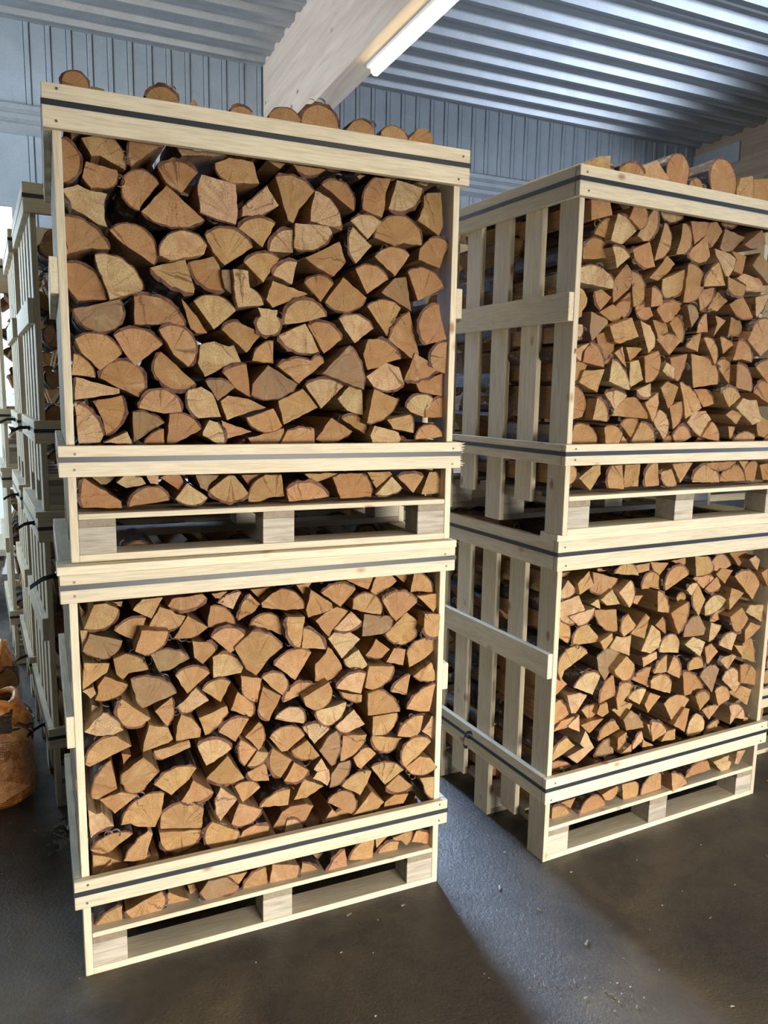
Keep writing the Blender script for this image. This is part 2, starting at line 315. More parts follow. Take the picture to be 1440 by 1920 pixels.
for i, (u, v, dy) in enumerate(((-.055, 1.07, .075), (-.134, 2.05, .07), (-.255, 3.03, .07))):
    nm = ('second', 'third', 'fourth')[i]
    a = off(FR['LL'], u, v, dy); BK['A%dL' % i] = a; crate('A%dl' % i, *a, D, (.27, .36), (1.15, 1.25), 'lower firewood crate of the %s stack back in the left row' % nm, 'rear crates of the left row', 'fblr', False, tails=(('t', .1, 'tail'), ('l', .1, 'tail')) if i < 2 else ())
    a = off(FR['LL'], u+.005, v+.005, dy-.01, 1.2745); BK['A%dU' % i] = a; crate('A%du' % i, *a, D, (.27, .36), (1.14, 1.25), 'upper firewood crate of the %s stack back in the left row' % nm, 'rear crates of the left row', '', False, tails=(('l', .2, 'tail'),) if i < 2 else ())
for i, (u, v) in enumerate(((.03, 1.06), (1.42, .25))):
    nm = ('directly behind the right stack', 'to the right of the right stack')[i]
    a = off(FR['BL'], u, v); BK['B%dL' % i] = a; crate('B%dl' % i, *a, D, (.26, .36), (1.15, 1.25), 'lower firewood crate standing %s' % nm, 'crates beyond the right stack', 'fb', False)
    a = off(FR['BL'], u, v, 0, 1.2745); BK['B%dU' % i] = a; crate('B%du' % i, *a, D, (.26, .36), (1.14, 1.25), 'upper firewood crate standing %s' % nm, 'crates beyond the right stack', '', False)
# ------------------------------------------------------------ logs
TONES = {'a': (.62, .50, .33), 'b': (.52, .355, .195), 'c': (.42, .265, .14), 'd': (.29, .23, .165)}
def circ(a, b, c):
    ax, ay = a; bx, by = b; cx, cy = c; d = 2*(ax*(by-cy)+bx*(cy-ay)+cx*(ay-by))
    if abs(d) < 1e-9: return None
    ux = ((ax*ax+ay*ay)*(by-cy)+(bx*bx+by*by)*(cy-ay)+(cx*cx+cy*cy)*(ay-by))/d; uy = ((ax*ax+ay*ay)*(cx-bx)+(bx*bx+by*by)*(ax-cx)+(cx*cx+cy*cy)*(bx-ax))/d
    return ux, uy, math.hypot(ax-ux, ay-uy)
def outline(pts, rnd):
    """-> list of (u,z) , list of arcs (index ranges), pith"""
    n = len(pts); out = []; arcs = []; pith = None; i0 = 0
    while pts[i0][0]: i0 += 1
    pts = pts[i0:]+pts[:i0]; i = 0
    while i < n:
        a = (pts[i][1], pts[i][2]); out.append(a)
        if pts[(i+1) % n][0]:
            b = pts[(i+1) % n][1:]; c = pts[(i+2) % n][1:]; cc = circ(a, b, c); st = len(out)-1
            ux, uy, r = cc or (0, 0, 9)
            da, dc = math.hypot(b[0]-a[0], b[1]-a[1]), math.hypot(c[0]-b[0], c[1]-b[1]); tt = da/(da+dc)
            if cc and abs(tt-.5) > .09:
                g = 2*tt*(1-tt); qx = (b[0]-(1-tt)**2*a[0]-tt*tt*c[0])/g; qy = (b[1]-(1-tt)**2*a[1]-tt*tt*c[1])/g; k = max(4, min(14, int((da+dc)/.012)))
                for j in range(1, k):
                    t = j/k; out.append(((1-t)**2*a[0]+2*t*(1-t)*qx+t*t*c[0], (1-t)**2*a[1]+2*t*(1-t)*qy+t*t*c[1]))
                if cc[2] < .12: pith = (cc[0], cc[1])
            elif cc and cc[2] < .4:
                t0 = math.atan2(a[1]-uy, a[0]-ux); tb = math.atan2(b[1]-uy, b[0]-ux); t1 = math.atan2(c[1]-uy, c[0]-ux)
                f = lambda t, s: (s*(t-t0)) % math.tau
                s = 1 if f(tb, 1) < f(t1, 1) else -1; span = f(t1, s); k = max(4, int(span*r/.012)); k = min(k, 16); ph = rnd.uniform(0, 6)
                for j in range(1, k):
                    t = t0+s*span*j/k; rr = r*(1+.012*math.sin(j*1.7+ph)+rnd.uniform(-.006, .006)); out.append((ux+rr*math.cos(t), uy+rr*math.sin(t)))
                pith = (ux, uy)
            else: out.append(b)
            arcs.append((st, len(out), pith)); i += 2
        else:
            c = pts[(i+1) % n][1:]; d = math.hypot(c[0]-a[0], c[1]-a[1]); k = int(d/.02)
            for j in range(1, k+1):
                t = j/(k+1); q = rnd.uniform(-.0016, .0016); out.append((a[0]+(c[0]-a[0])*t-(c[1]-a[1])/max(d, .01)*q, a[1]+(c[1]-a[1])*t+(c[0]-a[0])/max(d, .01)*q))
            i += 1
    cx = sum(p[0] for p in out)/len(out); cy = sum(p[1] for p in out)/len(out)
    if pith is None or math.hypot(pith[0]-cx, pith[1]-cy) > .12:
        far = max(out, key=lambda p: math.hypot(p[0]-cx, p[1]-cy)); pith = (cx+(far[0]-cx)*.8, cy+(far[1]-cy)*.8)
    return out, arcs, pith, (cx, cy)
class Acc:
    def __init__(s): s.v = []; s.f = []; s.lc = []; s.tn = []; s.mi = []
    def mesh(s, name, mats):
        me = bpy.data.meshes.new(name); me.from_pydata(s.v, [], s.f)
        a = me.attributes.new('lc', 'FLOAT_VECTOR', 'POINT'); a.data.foreach_set('vector', [x for p in s.lc for x in p])
        a = me.attributes.new('tone', 'FLOAT_COLOR', 'POINT'); a.data.foreach_set('color', [x for p in s.tn for x in (*p, 1)])
        for m in mats: me.materials.append(m)
        me.polygons.foreach_set('material_index', s.mi); me.update(); return me
def add_log(W_, B_, pts, v0, length, tone, rnd, org, X=None, bmi=0):
    """append the wood prism to W_ and bark shells to B_; org = (u,v,z) subtracted; X = optional transform of points"""
    out, arcs, pith, c = outline(pts, rnd); n = len(out)
    ar = sum(out[i][0]*out[(i+1) % n][1]-out[(i+1) % n][0]*out[i][1] for i in range(n))
    sl, sv = rnd.uniform(-.09, .09), rnd.uniform(-.09, .09); du, dz = rnd.uniform(-.012, .012), rnd.uniform(-.008, .008)
    seed = Vector((rnd.uniform(0, 50), rnd.uniform(0, 50), rnd.uniform(0, 50)))
    tn = tuple(x*rnd.uniform(.93, 1.07) for x in TONES[tone])
    def pv(A, p, dep, sc, tv=tn):
        u = c[0]+(p[0]-c[0])*sc+du*dep/.4; z = c[1]+(p[1]-c[1])*sc+dz*dep/.4; v = v0+dep+((p[0]-c[0])*sl+(p[1]-c[1])*sv if dep < .1 else 0)
        q = Vector((u-org[0], v-org[1], z-org[2])); q = X @ Vector((u, v, z)) if X is not None else q
        A.v.append(tuple(q)); A.lc.append((p[0]-pith[0]+seed.x*(0), v+seed.y, p[1]-pith[1])); A.tn.append(tv); return len(A.v)-1
    iw = max(.9, 1-.0028/.04)
    r0 = [pv(W_, p, 0, .965) for p in out]; r1 = [pv(W_, p, .0022, .982) for p in out]; r2 = [pv(W_, p, length*.5, .955) for p in out]; r3 = [pv(W_, p, length, .93) for p in out]
    fl = ar < 0
    W_.f.append(r0[::-1] if fl else r0[:]); W_.f.append(r3 if fl else r3[::-1]); W_.mi += [0, 0]
    W_.f[-2] = W_.f[-2]
    for a, b in ((r0, r1), (r1, r2), (r2, r3)):
        for i in range(n):
            j = (i+1) % n; W_.f.append((a[i], a[j], b[j], b[i])[::-1] if not fl else (a[i], a[j], b[j], b[i])); W_.mi.append(0)
    for st, en, pc in arcs:
        idx = [k % n for k in range(st, en+1)]
        if len(idx) < 3: continue
        th = rnd.choice((.003, .0045, .006, .0085)) * min(1, length*4)
        cxp = (pc or c); rows = []
        for q, k in enumerate(idx):
            p = out[k]; a = out[idx[max(q-1, 0)]]; b = out[idx[min(q+1, len(idx)-1)]]
            tx, tz = b[0]-a[0], b[1]-a[1]; L = math.hypot(tx, tz) or 1; nx, nz = tz/L, -tx/L
            if ar < 0: nx, nz = -nx, -nz
            e = th*(.35 if q in (0, len(idx)-1) else 1)*rnd.uniform(.7, 1.5)
            o = (p[0]+nx*e, p[1]+nz*e); ii = (p[0]-nx*.0006, p[1]-nz*.0006)
            rows.append((pv(B_, ii, .0012, .982, (1, 0, 0)), pv(B_, o, .002+rnd.uniform(-.004, .003), .985, (1, 0, 0)), pv(B_, o, .012, .983, (0, 0, 0)), pv(B_, o, length*.5, .96, (0, 0, 0)), pv(B_, o, length, .935, (0, 0, 0))))
        for q in range(len(rows)-1):
            a, b = rows[q], rows[q+1]
            for s in range(4):
                fc = (a[s], a[s+1], b[s+1], b[s]); B_.f.append(fc if not fl else fc[::-1]); B_.mi.append(bmi)
        if rnd.random() < .42:      # loose papery curls standing off the bark edge
            for _ in range(rnd.choice((1, 1, 2, 3))):
                q = rnd.randrange(1, len(idx)-1); p = out[idx[q]]; nx, nz = p[0]-c[0], p[1]-c[1]; L = math.hypot(nx, nz) or 1; nx, nz = nx/L, nz/L; tx, tz = -nz, nx
                wd, cr, turns = rnd.uniform(.004, .014), rnd.uniform(.003, .009), rnd.uniform(1.5, 5); prev = None; ph = rnd.uniform(-1, 1); sg = rnd.choice((-1, 1))
                for k in range(7):
                    a = turns*k/6; rr = cr*(1+.15*k); ou = th*.8+rr*math.sin(a)*.9; ot = sg*(rr*(1-math.cos(a)))+ph*.004
                    P0 = (p[0]+nx*ou+tx*ot, p[1]+nz*ou+tz*ot); cur = (pv(B_, P0, -.001-.0012*k, 1, (0, 0, 1)), pv(B_, P0, wd-.001*k, 1, (0, 0, 1)))
                    if prev: B_.f.append((prev[0], prev[1], cur[1], cur[0])); B_.mi.append(bmi)
                    prev = cur
    return c, pith
def parse(s):
    res = {}; key = None
    for ln in s.strip().split('\n'):
        if ln[0] == '@': key = ln[1:]; res.setdefault(key, []); continue
        t = ln.split(); pts = []
        for k in t[2:]:
            a, b = k.lstrip('~').split(','); pts.append((k[0] == '~', int(a)/1000, int(b)/1000))
        res[key].append((t[0], int(t[1])/1000, pts))
    return res
LOGDATA = """@UL
c 37 20,1141 ~67,1092 18,1026
b 41 71,1147 120,1161 154,1161 ~176,1130 183,1079 152,1091 118,1107 95,1102
c 42 198,1090 ~191,1122 197,1162 294,1161 273,1151 240,1127
d 89 47,1177 81,1179 50,1152
b 41 81,1091 161,1077 ~159,1045 126,1024 92,1022 70,1048
b 46 268,1053 273,1056 ~172,1046 218,978 229,1001
c 21 266,1090 ~317,1114 375,1089 328,1030 286,1055
b 33 290,1053 395,968 ~309,940 218,974
a 46 17,1012 59,1030 90,1018 135,1014 127,996 125,946 132,924 106,929 70,952 40,965 38,983
c 38 18,943 ~91,924 134,864 86,864 27,844 20,897
b 17 13,912 21,879 28,844 17,829 12,864
b 23 133,914 ~220,927 250,831 166,882
a 5 261,870 ~317,927 395,893 386,868 291,844 261,855
a -1 92,844 ~171,832 216,758 127,726 112,772 99,803
c 35 20,822 ~84,807 121,729 47,722 20,758
b 36 238,825 338,857 365,776 362,763 ~290,783
a 63 325,1164 467,1161 444,1156 337,1143
b 26 423,1110 422,1124 465,1146 536,1143 555,1085 493,1078 ~451,1081
b 71 587,1165 645,1162 628,1145
c 46 658,1156 766,1155 741,1139 ~706,1131 672,1140
a 13 382,1087 482,1072 487,1003 481,960 ~425,969 377,982 370,1053
a 24 500,988 501,1013 ~531,1038 574,1081 611,1029 560,998
b 42 604,1114 ~678,1118 726,1086 678,1029 660,986 643,994
b 24 488,953 ~547,988 600,977 560,905
a 37 657,967 657,901 583,900 ~604,948
a 24 660,987 767,987 779,968 ~731,919 655,913
b 20 389,923 ~461,950 532,904 447,845 412,878
c 44 351,853 420,874 436,849 454,778 ~386,789
b 26 502,858 ~560,891 614,880 563,806
a 26 669,875 652,807 590,829 ~617,864
a 48 729,1091 ~790,1058 816,982 716,1001 716,1027
c 44 746,1108 ~825,1119 857,1043 800,1076
c 28 971,1149 955,1105 954,1071 944,1029 878,1047 ~884,1106 923,1148
a 47 999,1154 1095,1142 ~1049,1072 968,1062 986,1112
c 35 1088,1111 1101,1124 1153,1132 1164,1027 1147,994 1066,1034 1087,1077
b 82 872,1163 909,1164 887,1148
b 69 1077,1161 1121,1159 1113,1152
a 89 1160,1167 1217,1165 1220,1148 ~1185,1148
a 39 839,1011 ~890,1036 950,1020 900,962
a 47 851,998 919,946 865,887 ~839,938
c 45 925,972 ~1010,1047 1091,960 1027,964 997,951
b 28 921,912 ~978,945 1040,925 991,855
c 30 1107,981 ~1163,984 1184,969 1165,933 1152,893 1073,914 1076,949
c -3 682,884 791,940 813,882 774,835 724,855
c 24 689,816 ~740,839 782,817 741,760
c 22 812,841 892,784 ~820,736 754,762
b 28 853,868 ~922,882 970,845 897,795
d 37 995,854 1034,861 1054,751 996,782 949,805
c 20 1030,872 ~1117,882 1165,830 1065,783
b 39 899,759 ~951,783 1023,763 970,666
c 29 970,657 ~998,712 1045,753 1086,614 1059,600
c 1 1140,777 1148,728 1168,665 1092,644 ~1068,724
b 15 1176,659 1177,555 1140,564 ~1118,614
d 33 33,701 156,734 ~164,696 148,658 ~89,643
c 29 192,744 ~276,738 332,669 192,666
b 33 34,620 ~95,638 157,583 97,536 50,582
b 40 135,635 ~196,657 271,615 191,550 153,604
b 22 255,655 ~347,645 339,552 296,587
c 47 266,596 363,507 ~313,487 260,511 ~243,558
c 21 321,746 364,699 395,651 363,649 347,661
b 41 30,581 ~66,561 85,516 23,522
c 44 95,516 ~179,562 201,462 149,487
a 21 32,518 147,487 147,474 27,454
b 42 593,817 709,786 594,736 573,759
b 30 688,815 ~738,841 784,816 743,761
a 36 359,742 ~429,761 481,720 415,663
a -8 463,834 508,832 514,785 ~537,771 555,737 478,726 469,766
d 21 437,833 463,835 472,764 446,781
c 25 435,664 ~462,687 495,684 562,660 510,599 471,633
a 19 542,734 605,730 601,710 ~611,675 580,654 ~546,662 552,708
b 26 625,686 ~683,765 760,718 697,700
b 41 706,691 ~767,701 816,652 757,606 728,655
a 18 602,655 691,695 713,660 736,611 ~663,608
a 46 377,621 420,632 462,618 477,623 500,569 451,559 388,525 368,566
b 30 527,577 ~549,621 593,639 595,570
c 30 438,539 ~471,559 511,567 524,468 480,491
d 35 388,515 ~435,519 478,497 424,456
d 14 572,567 664,511 ~602,466 520,475 524,508
c -5 594,562 ~642,585 702,582 ~734,596 745,577 663,511
a 41 338,488 377,499 413,477 436,408 366,404 ~337,440
a 42 806,716 ~877,730 927,691 859,642 825,683
c 16 894,657 928,660 ~982,637 1016,599 960,583 937,569 895,559 877,608
d -7 825,634 ~863,580 873,497 737,545
a 18 892,540 961,587 1008,574 1027,522 ~974,496 916,509
c 23 1065,621 1154,575 ~1099,538 1029,532
c 30 1174,560 1175,481 1088,494 1071,523
a 37 694,508 ~761,530 826,507 747,435
a 46 807,468 846,509 ~881,505 891,483 894,416 840,430
c 2 915,502 1003,471 ~968,421 886,393
c 46 821,405 ~878,412 910,348
c 35 781,410 854,366 ~806,335 730,339
a 29 1040,443 ~1075,483 1139,473 1108,410 1056,428
c 29 1189,477 1190,411 1108,410 ~1133,462
b 25 1073,337 ~1125,388 1177,347
b -6 958,404 1040,422 ~1049,393 1050,361 978,375
a -4 901,354 916,386 999,364 1007,343 996,325 910,326
c 39 1023,340 1134,330 1135,321 1019,322
c 48 74,452 154,470 ~151,397 106,356 98,400
a 25 26,450 ~73,417 100,355 91,336 33,333
b 21 195,433 ~258,487 318,423 266,418
d 48 181,423 ~232,417 272,391 181,332
c 35 282,418 ~340,411 375,372 297,330 273,330
a 3 96,337 162,368 174,333
c 27 265,375 267,331 208,332 ~231,360
c 37 44,237 143,165 145,145 37,150 ~33,195
d 86 61,239 137,234 105,210 90,211
a 33 129,221 154,242 200,235 212,215 193,209 156,204
a 32 212,241 247,238 246,211 224,215
c 22 159,150 ~182,191 229,207 ~260,195 275,165
c 46 252,232 271,238 312,237 322,210 308,189 280,211
a 21 327,216 387,169 ~352,149 291,169
d 34 353,237 425,235 392,203 388,186 368,197
b 43 432,457 455,474 517,465 576,438 519,423 451,398
b 24 507,408 592,437 619,383 ~550,367
b 40 609,459 689,499 740,440 627,385
a 19 395,402 418,395 ~434,369 439,330 417,330 374,355 375,366
b 38 433,400 529,365 444,342
b 42 514,346 631,376 634,355 609,326 524,327
b 66 488,325 509,343 521,325
b 32 634,368 ~674,375 726,374 730,325 612,326
b 24 451,235 469,235 511,178 ~459,154 391,191
c 44 545,219 569,233 621,232 632,162 581,158 553,147 515,148 ~523,190
d 71 500,229 564,231 524,193
b 33 632,184 ~706,204 777,156 706,148 640,146
b 48 695,231 819,230 730,198
c 44 787,219 813,230 890,229 ~925,193 929,148 817,147 807,168
b 47 912,231 992,232 1002,222 946,176
a 33 996,217 1035,176 ~994,156 935,159
b 34 1017,214 ~1067,225 1112,214 1077,157
b 40 1135,229 1157,229 ~1180,199 1189,152 1108,151
@LL
b 5 66,1154 97,1156 133,1134 ~108,1090 35,1084
b 71 99,1139 150,1139 146,1122
b 74 30,1137 45,1110 34,1098
a 67 29,1064 50,1062 47,1041 33,1018
b 3 181,1144 197,1157 258,1157 222,1096 169,1128
d 48 52,1058 144,1024 ~115,980 31,1008
b 47 213,1088 ~162,1087 120,1057 184,1015 194,1051 202,1056
b 38 251,1121 286,1107 297,1094 328,1084 313,1059 ~270,1045 216,1063
c 34 331,1087 394,1042 367,1023 ~329,1014 289,1020
c 29 271,1122 286,1145 377,1151 390,1138 ~339,1107 277,1119
b -6 191,1068 270,1055 ~246,1008 197,990 171,1005
c 28 112,981 146,992 ~189,972 213,932 155,928 138,910 120,930
d 42 219,974 ~281,984 336,948 274,916 245,914
b 44 33,973 106,960 97,933 27,892
d 30 159,909 ~235,904 293,847 193,810 177,828
c 42 89,925 155,890 ~121,856 59,854 68,873 68,897
a 42 26,887 56,897 64,874 48,861
b 39 290,900 ~337,921 398,891 325,836
a 39 353,852 392,806 351,785 ~310,776 293,797 311,810
a 84 53,826 80,813 57,795 50,809
b 73 26,972 32,932 28,927
c 40 401,1107 ~454,1089 479,1031 391,1042 393,1074
b 28 414,1134 403,1149 453,1152 429,1131
a 34 422,1115 ~457,1140 497,1145 471,1091 444,1104
c 42 525,1136 559,1098 543,1077 489,1049 ~497,1094
c 82 536,1138 615,1139 568,1098
c 28 561,1088 558,1104 596,1134 615,1142 ~672,1127 698,1074 640,1072
b 46 521,1024 ~582,1063 633,1028 ~639,1008 629,986 597,1006 532,1020
b 10 395,1017 ~453,1041 502,1012 467,966 455,960
c 36 343,1004 387,996 ~407,984 416,964 374,926 348,951
c -8 463,979 518,1025 ~573,1012 616,966 575,937 529,883 498,906
b 7 637,1059 696,1053 681,950 668,952 ~637,1007
b 27 697,1007 ~740,986 772,928 691,940
b 82 689,1139 745,1142 712,1106
c 33 724,1131 798,1079 802,1059 714,1039 706,1066
a 43 404,944 423,952 ~465,941 505,894 498,876 407,870
b 38 599,893 ~656,934 731,917 672,831
b 42 492,872 564,851 547,772 ~513,791 495,826
b 30 557,860 ~598,872 637,849 ~646,824 627,788 588,823
b 38 370,842 ~415,870 462,854 429,791
c 41 566,824 627,784 585,705 ~553,733 547,750
b 43 632,759 ~670,813 740,803 723,785
b 2 686,783 777,824 787,801 ~769,744 721,735 696,752
b 44 482,820 516,786 ~535,764 528,723 459,760
b 44 760,1116 ~824,1141 887,1116 831,1060
b 82 770,1140 814,1141 787,1127
b 19 841,1155 937,1163 918,1119
b 47 959,1155 1016,1155 1040,1130 992,1095 ~964,1088 937,1104 946,1130
c 78 1038,1147 1104,1147 1079,1114
b 35 1094,1155 ~1147,1136 1171,1082 1111,1091 1081,1090
b 25 865,1054 868,1089 ~937,1099 970,1025 910,1039
c 15 966,1079 ~1039,1102 1104,1057 1070,1032 1018,1000 1001,1019
b 18 1097,1081 1190,1081 1197,1063 1166,1015
c 33 739,1025 770,1048 815,1066 854,1049 794,983 786,966 767,986
a 39 867,1044 906,1005 ~861,977 806,990
d 40 913,1030 1013,1014 ~1013,973 981,950 910,948
b 40 1075,1020 1122,979 ~1099,922 1044,908 ~1015,922 991,952
b -3 1119,1022 1183,1014 1182,936 ~1144,935 1117,974
a 42 787,957 807,976 866,971 902,943 835,882
c 36 958,940 1010,896 981,869 ~960,870 920,885 945,914
b 39 1027,897 1071,888 1063,830 999,849
b 32 1074,872 ~1129,920 1196,891 1146,849 1085,819
a 37 894,910 930,848 ~879,839 841,880
c 42 784,931 801,920 839,858 841,845 ~795,811 740,818 740,878 777,910
b 10 1157,841 1174,804 1179,768 ~1122,776 1087,798
a 12 806,793 ~845,833 913,830 898,759
b 21 927,851 1018,842 ~994,787 940,763 914,774
b 24 1087,800 1074,725 1011,746 ~1039,782
b 32 822,773 910,746 909,722 ~861,737
c 10 918,759 957,767 ~1008,735 1041,676 919,680
b -2 1058,687 ~1102,743 1173,761 1153,661 1111,668
a 11 732,727 846,738 ~822,689 778,669 ~747,688
a 38 881,699 924,637 871,621 ~843,621 813,649
b 21 942,670 1040,665 ~1019,614 979,596 940,601
b 33 947,593 1067,565 ~1001,525
b -2 1029,590 ~1063,644 1125,657 1117,596 1095,575
a 22 1171,637 ~1195,613 1206,578 1188,538 1135,581 1162,618
b -4 1075,569 ~1120,575 1162,550 1114,512 1055,476 ~1043,529
b 1 1117,502 1159,490 1187,452 ~1119,429 1063,469
d 25 749,580 786,628 814,640 ~828,579 798,512
b 25 835,616 923,609 ~892,553 829,522
b 21 873,531 908,560 937,556 959,533 902,487 887,497
b 33 945,478 ~1016,484 1073,444 999,401
c 31 1050,432 1108,376 ~1055,363 1000,398
d 37 826,515 869,517 ~859,466 792,434 799,482
b 37 839,425 ~890,464 948,463 934,420 908,378
c 27 785,381 ~827,415 884,378 ~888,352 870,324
c 17 941,399 993,345 961,320 870,323
c 20 1031,365 1086,360 1066,324 991,322 995,343
b 3 1120,418 1188,411 1191,321 ~1161,339 1136,388
a 28 761,549 785,503 744,504 733,513
a 31 748,500 790,502 793,465 783,444 759,465 731,480
a 23 24,769 80,822 ~112,796 136,756 107,746 59,751
b 43 134,848 218,771 ~184,752 140,762 ~119,805
b 30 276,835 ~282,787 263,744 226,799
b 21 207,765 265,743 279,702 264,692 187,678 191,711
b 37 306,773 335,757 367,714 363,688 287,690 291,736
b 23 218,676 327,692 332,666 246,643 ~226,654
b 35 25,662 ~59,725 116,736 159,696 101,678 35,654
c 30 97,666 113,570 55,548 39,555 ~58,628
c 36 132,616 191,654 238,601 197,562 ~160,543 130,573 ~122,593
b 47 218,556 ~274,593 354,580 330,550 270,510
b 43 338,550 404,491 ~357,471 298,483 325,520
b 32 58,545 121,558 171,539 102,490
b 43 118,443 ~163,512 252,522 241,460 220,417 166,429 146,443
a 38 27,518 51,498 65,502 80,483 99,450 ~65,445 32,422 28,463
c 73 131,661 159,650 135,623
b 24 355,759 445,786 450,763 ~414,724 375,696
b 37 418,696 ~460,731 519,723 474,652
c 36 551,708 ~569,657 548,611 527,641 502,667
a 47 604,706 ~637,732 680,734 ~706,710 706,671
b 47 586,644 ~647,672 710,630 646,588 627,588
a 37 696,665 ~743,672 793,642 740,596
c 30 711,622 757,555 ~708,552 656,594
a 17 349,669 ~403,683 457,643 399,608 375,600
b 20 486,665 539,623 497,575 ~479,621
b 23 539,617 576,607 ~545,568 507,570
c 36 446,614 501,527 ~435,517 379,548
b 37 573,566 586,496 545,504 ~523,516 508,545
c 24 591,617 657,566 619,506 ~590,535
b 38 667,548 719,511 ~697,481 633,487 650,514
b 45 706,475 775,440 713,408 669,407
b 31 466,507 ~521,512 553,483 492,445
a 32 422,512 477,461 420,393 ~405,440 409,485
b 26 545,419 ~594,456 653,461 646,404
b 28 479,446 557,407 ~523,371 453,381
c 47 714,386 741,374 703,310 622,305 596,321 629,373 656,387
b 31 801,354 815,340 837,307 767,312
c 47 234,400 238,448 ~298,477 372,441 365,375
b 46 229,397 363,370 ~312,310 233,365
b 37 29,381 ~83,424 153,415 78,363 59,364
b 27 197,418 211,404 189,328 180,319 121,332 ~148,377
b 47 35,364 81,346 139,309 136,294 31,298
b 34 227,325 228,305 155,304 161,315
b 32 114,186 111,116 27,116 ~65,170
b 29 232,200 ~237,144 169,123 ~143,134 121,165
b 48 256,178 306,146 353,123 ~308,105 256,104 ~250,141
b 77 319,168 386,167 326,128
b 28 393,399 480,350 ~468,318 390,307 ~369,352
b 33 530,355 579,337 575,314 469,307 492,344
d 23 437,201 478,155 ~417,120 347,173 375,206
b 37 443,193 507,194 478,156
c 32 570,198 577,114 488,115 ~512,178
b 28 590,201 682,179 ~667,130 623,117 578,122
c 42 698,174 ~740,153 772,108 688,100
d 86 752,165 805,165 780,127
b 20 778,115 ~805,170 848,199 857,124
b 78 870,167 900,171 882,157
b 28 864,151 ~897,201 960,208 957,127
b 46 973,194 1019,193 976,160
b 42 978,125 ~1011,169 1063,166 1054,117
c 27 1027,200 1103,208 ~1108,177 1089,151 1061,180 1035,189
b 27 1123,203 ~1174,180 1200,128 1106,162
@BL
b 82 78,1108 172,1111 139,1093 79,1094
b 66 250,1114 329,1114 330,1100 251,1103
a 23 30,1043 68,1098 114,1052 ~75,1029 27,1028
a 37 47,1008 142,1028 173,967 ~108,920
b -1 97,1086 149,1129 174,1072 106,1041
b 45 211,1109 330,1074 ~277,1021 201,1041 219,1063
b 5 274,1106 ~332,1139 409,1084
b 29 409,1119 481,1126 484,1094 431,1086
b 85 556,1104 621,1105 609,1055
a -7 297,1031 357,1074 ~376,1023 350,967
b 40 457,1019 ~511,1083 566,1005
b 22 398,1001 454,998 424,964 396,977
a 24 238,1002 293,1039 334,977 269,976
a 47 208,982 245,1001 260,958
c 39 225,960 335,951 344,864 ~266,888
a 26 86,953 211,975 ~182,923 133,913
b 23 354,856 ~352,903 384,931 434,874 367,839
c 19 471,925 494,906 472,819 399,848 425,876
b 39 38,946 ~103,914 100,844 40,883
b 43 129,831 ~138,887 206,900 257,850 255,829
b 24 244,836 305,865 312,836 273,796
a 37 308,798 344,841 386,832 422,838 413,752
a 30 463,766 521,868 576,832 591,771 519,748
a 27 479,736 554,754 557,724 487,696
b 29 48,746 ~82,820 194,798 77,742 64,704
d 37 242,770 ~300,796 378,757 290,668 254,715
b 2 308,719 372,769 413,728 ~377,670 348,674 314,702
b 31 492,1127 589,1115 544,1069 511,1089
c 24 594,1123 676,1129 678,1102 637,1106
b 15 572,1004 ~592,1092 690,1059
b 10 717,1135 786,1130 ~821,1076 731,1050
b 43 853,1090 ~904,1121 973,1069 918,1046 828,1061
c 32 903,1064 977,1050 931,994 871,1042
c 87 1012,1111 1132,1112 1086,1041
a 34 1070,1088 1115,1102 1150,1077 1135,1032
b 37 999,1019 ~1101,1031 1157,967 1121,902
c 8 1124,1031 1166,1045 1178,961
c 41 659,961 ~692,978 718,955 680,915
c 3 595,914 685,954 ~683,883 643,820
b -5 500,1019 ~550,984 574,918 506,933
a 21 694,993 ~717,1018 755,1014 727,966
b 26 757,899 ~738,964 771,1008 817,941 774,873
b 21 729,1037 ~780,1051 845,1030 786,992
b 45 827,983 898,1030 928,985 ~881,961
a 33 825,907 ~864,948 944,925 ~920,893 835,865
c 13 957,979 1037,949 944,884 941,931
c -8 922,864 994,898 1053,838 ~1003,787
d 33 713,788 ~735,851 794,875 833,814 824,787
b 45 877,831 ~921,879 997,852 902,827
a 37 862,749 872,833 945,810 ~919,774
c 32 543,862 581,894 ~598,855 597,821
a 33 574,745 ~626,813 693,756 691,724
a 23 1069,857 1086,887 1172,881 1215,840 1200,789
b 24 1077,775 1109,808 1182,780 1123,743 1079,720
a 24 911,732 ~964,775 1034,762 1004,693
c 30 1082,714 1132,733 ~1156,674 1158,617 1075,648
a 31 723,756 768,785 839,754 812,694
b 45 859,722 897,735 943,692 878,640
b 24 1011,718 1070,706 1071,658
b 27 938,655 ~979,674 1034,666 992,610
b 28 552,657 ~572,702 615,730 623,655
b 25 624,654 650,721 ~692,671 696,616
b 28 747,641 ~789,693 834,643
b 27 532,633 ~604,646 657,602 652,557 535,601
c 33 729,638 ~805,605 847,540 741,529
d 21 807,609 ~864,646 937,621 888,525
a 46 981,558 ~1022,600 1088,574 ~1105,523 1076,484
c 30 1079,615 ~1150,600 1195,544 1201,501 1090,531
b 46 1036,489 1113,510 1180,484 1157,413
c 11 778,531 ~830,544 875,500 820,458
b 11 903,531 ~955,545 991,480 929,461
b 33 857,447 ~911,458 963,447 908,393
b 46 644,505 ~707,533 788,502 698,409
c 23 674,419 744,482 777,469 746,373
a 39 787,337 ~795,394 835,434 ~879,396 879,356 856,338
a 28 1028,433 ~1089,430 1124,363 1064,374 1036,349 1041,397
c 39 1168,362 1223,398 1235,330
b 40 903,335 ~925,365 975,380 965,329
b 25 547,453 ~609,435 641,393 569,364
b 26 618,354 646,395 698,396 698,349
a -7 1044,180 1052,239 1112,231 1072,170
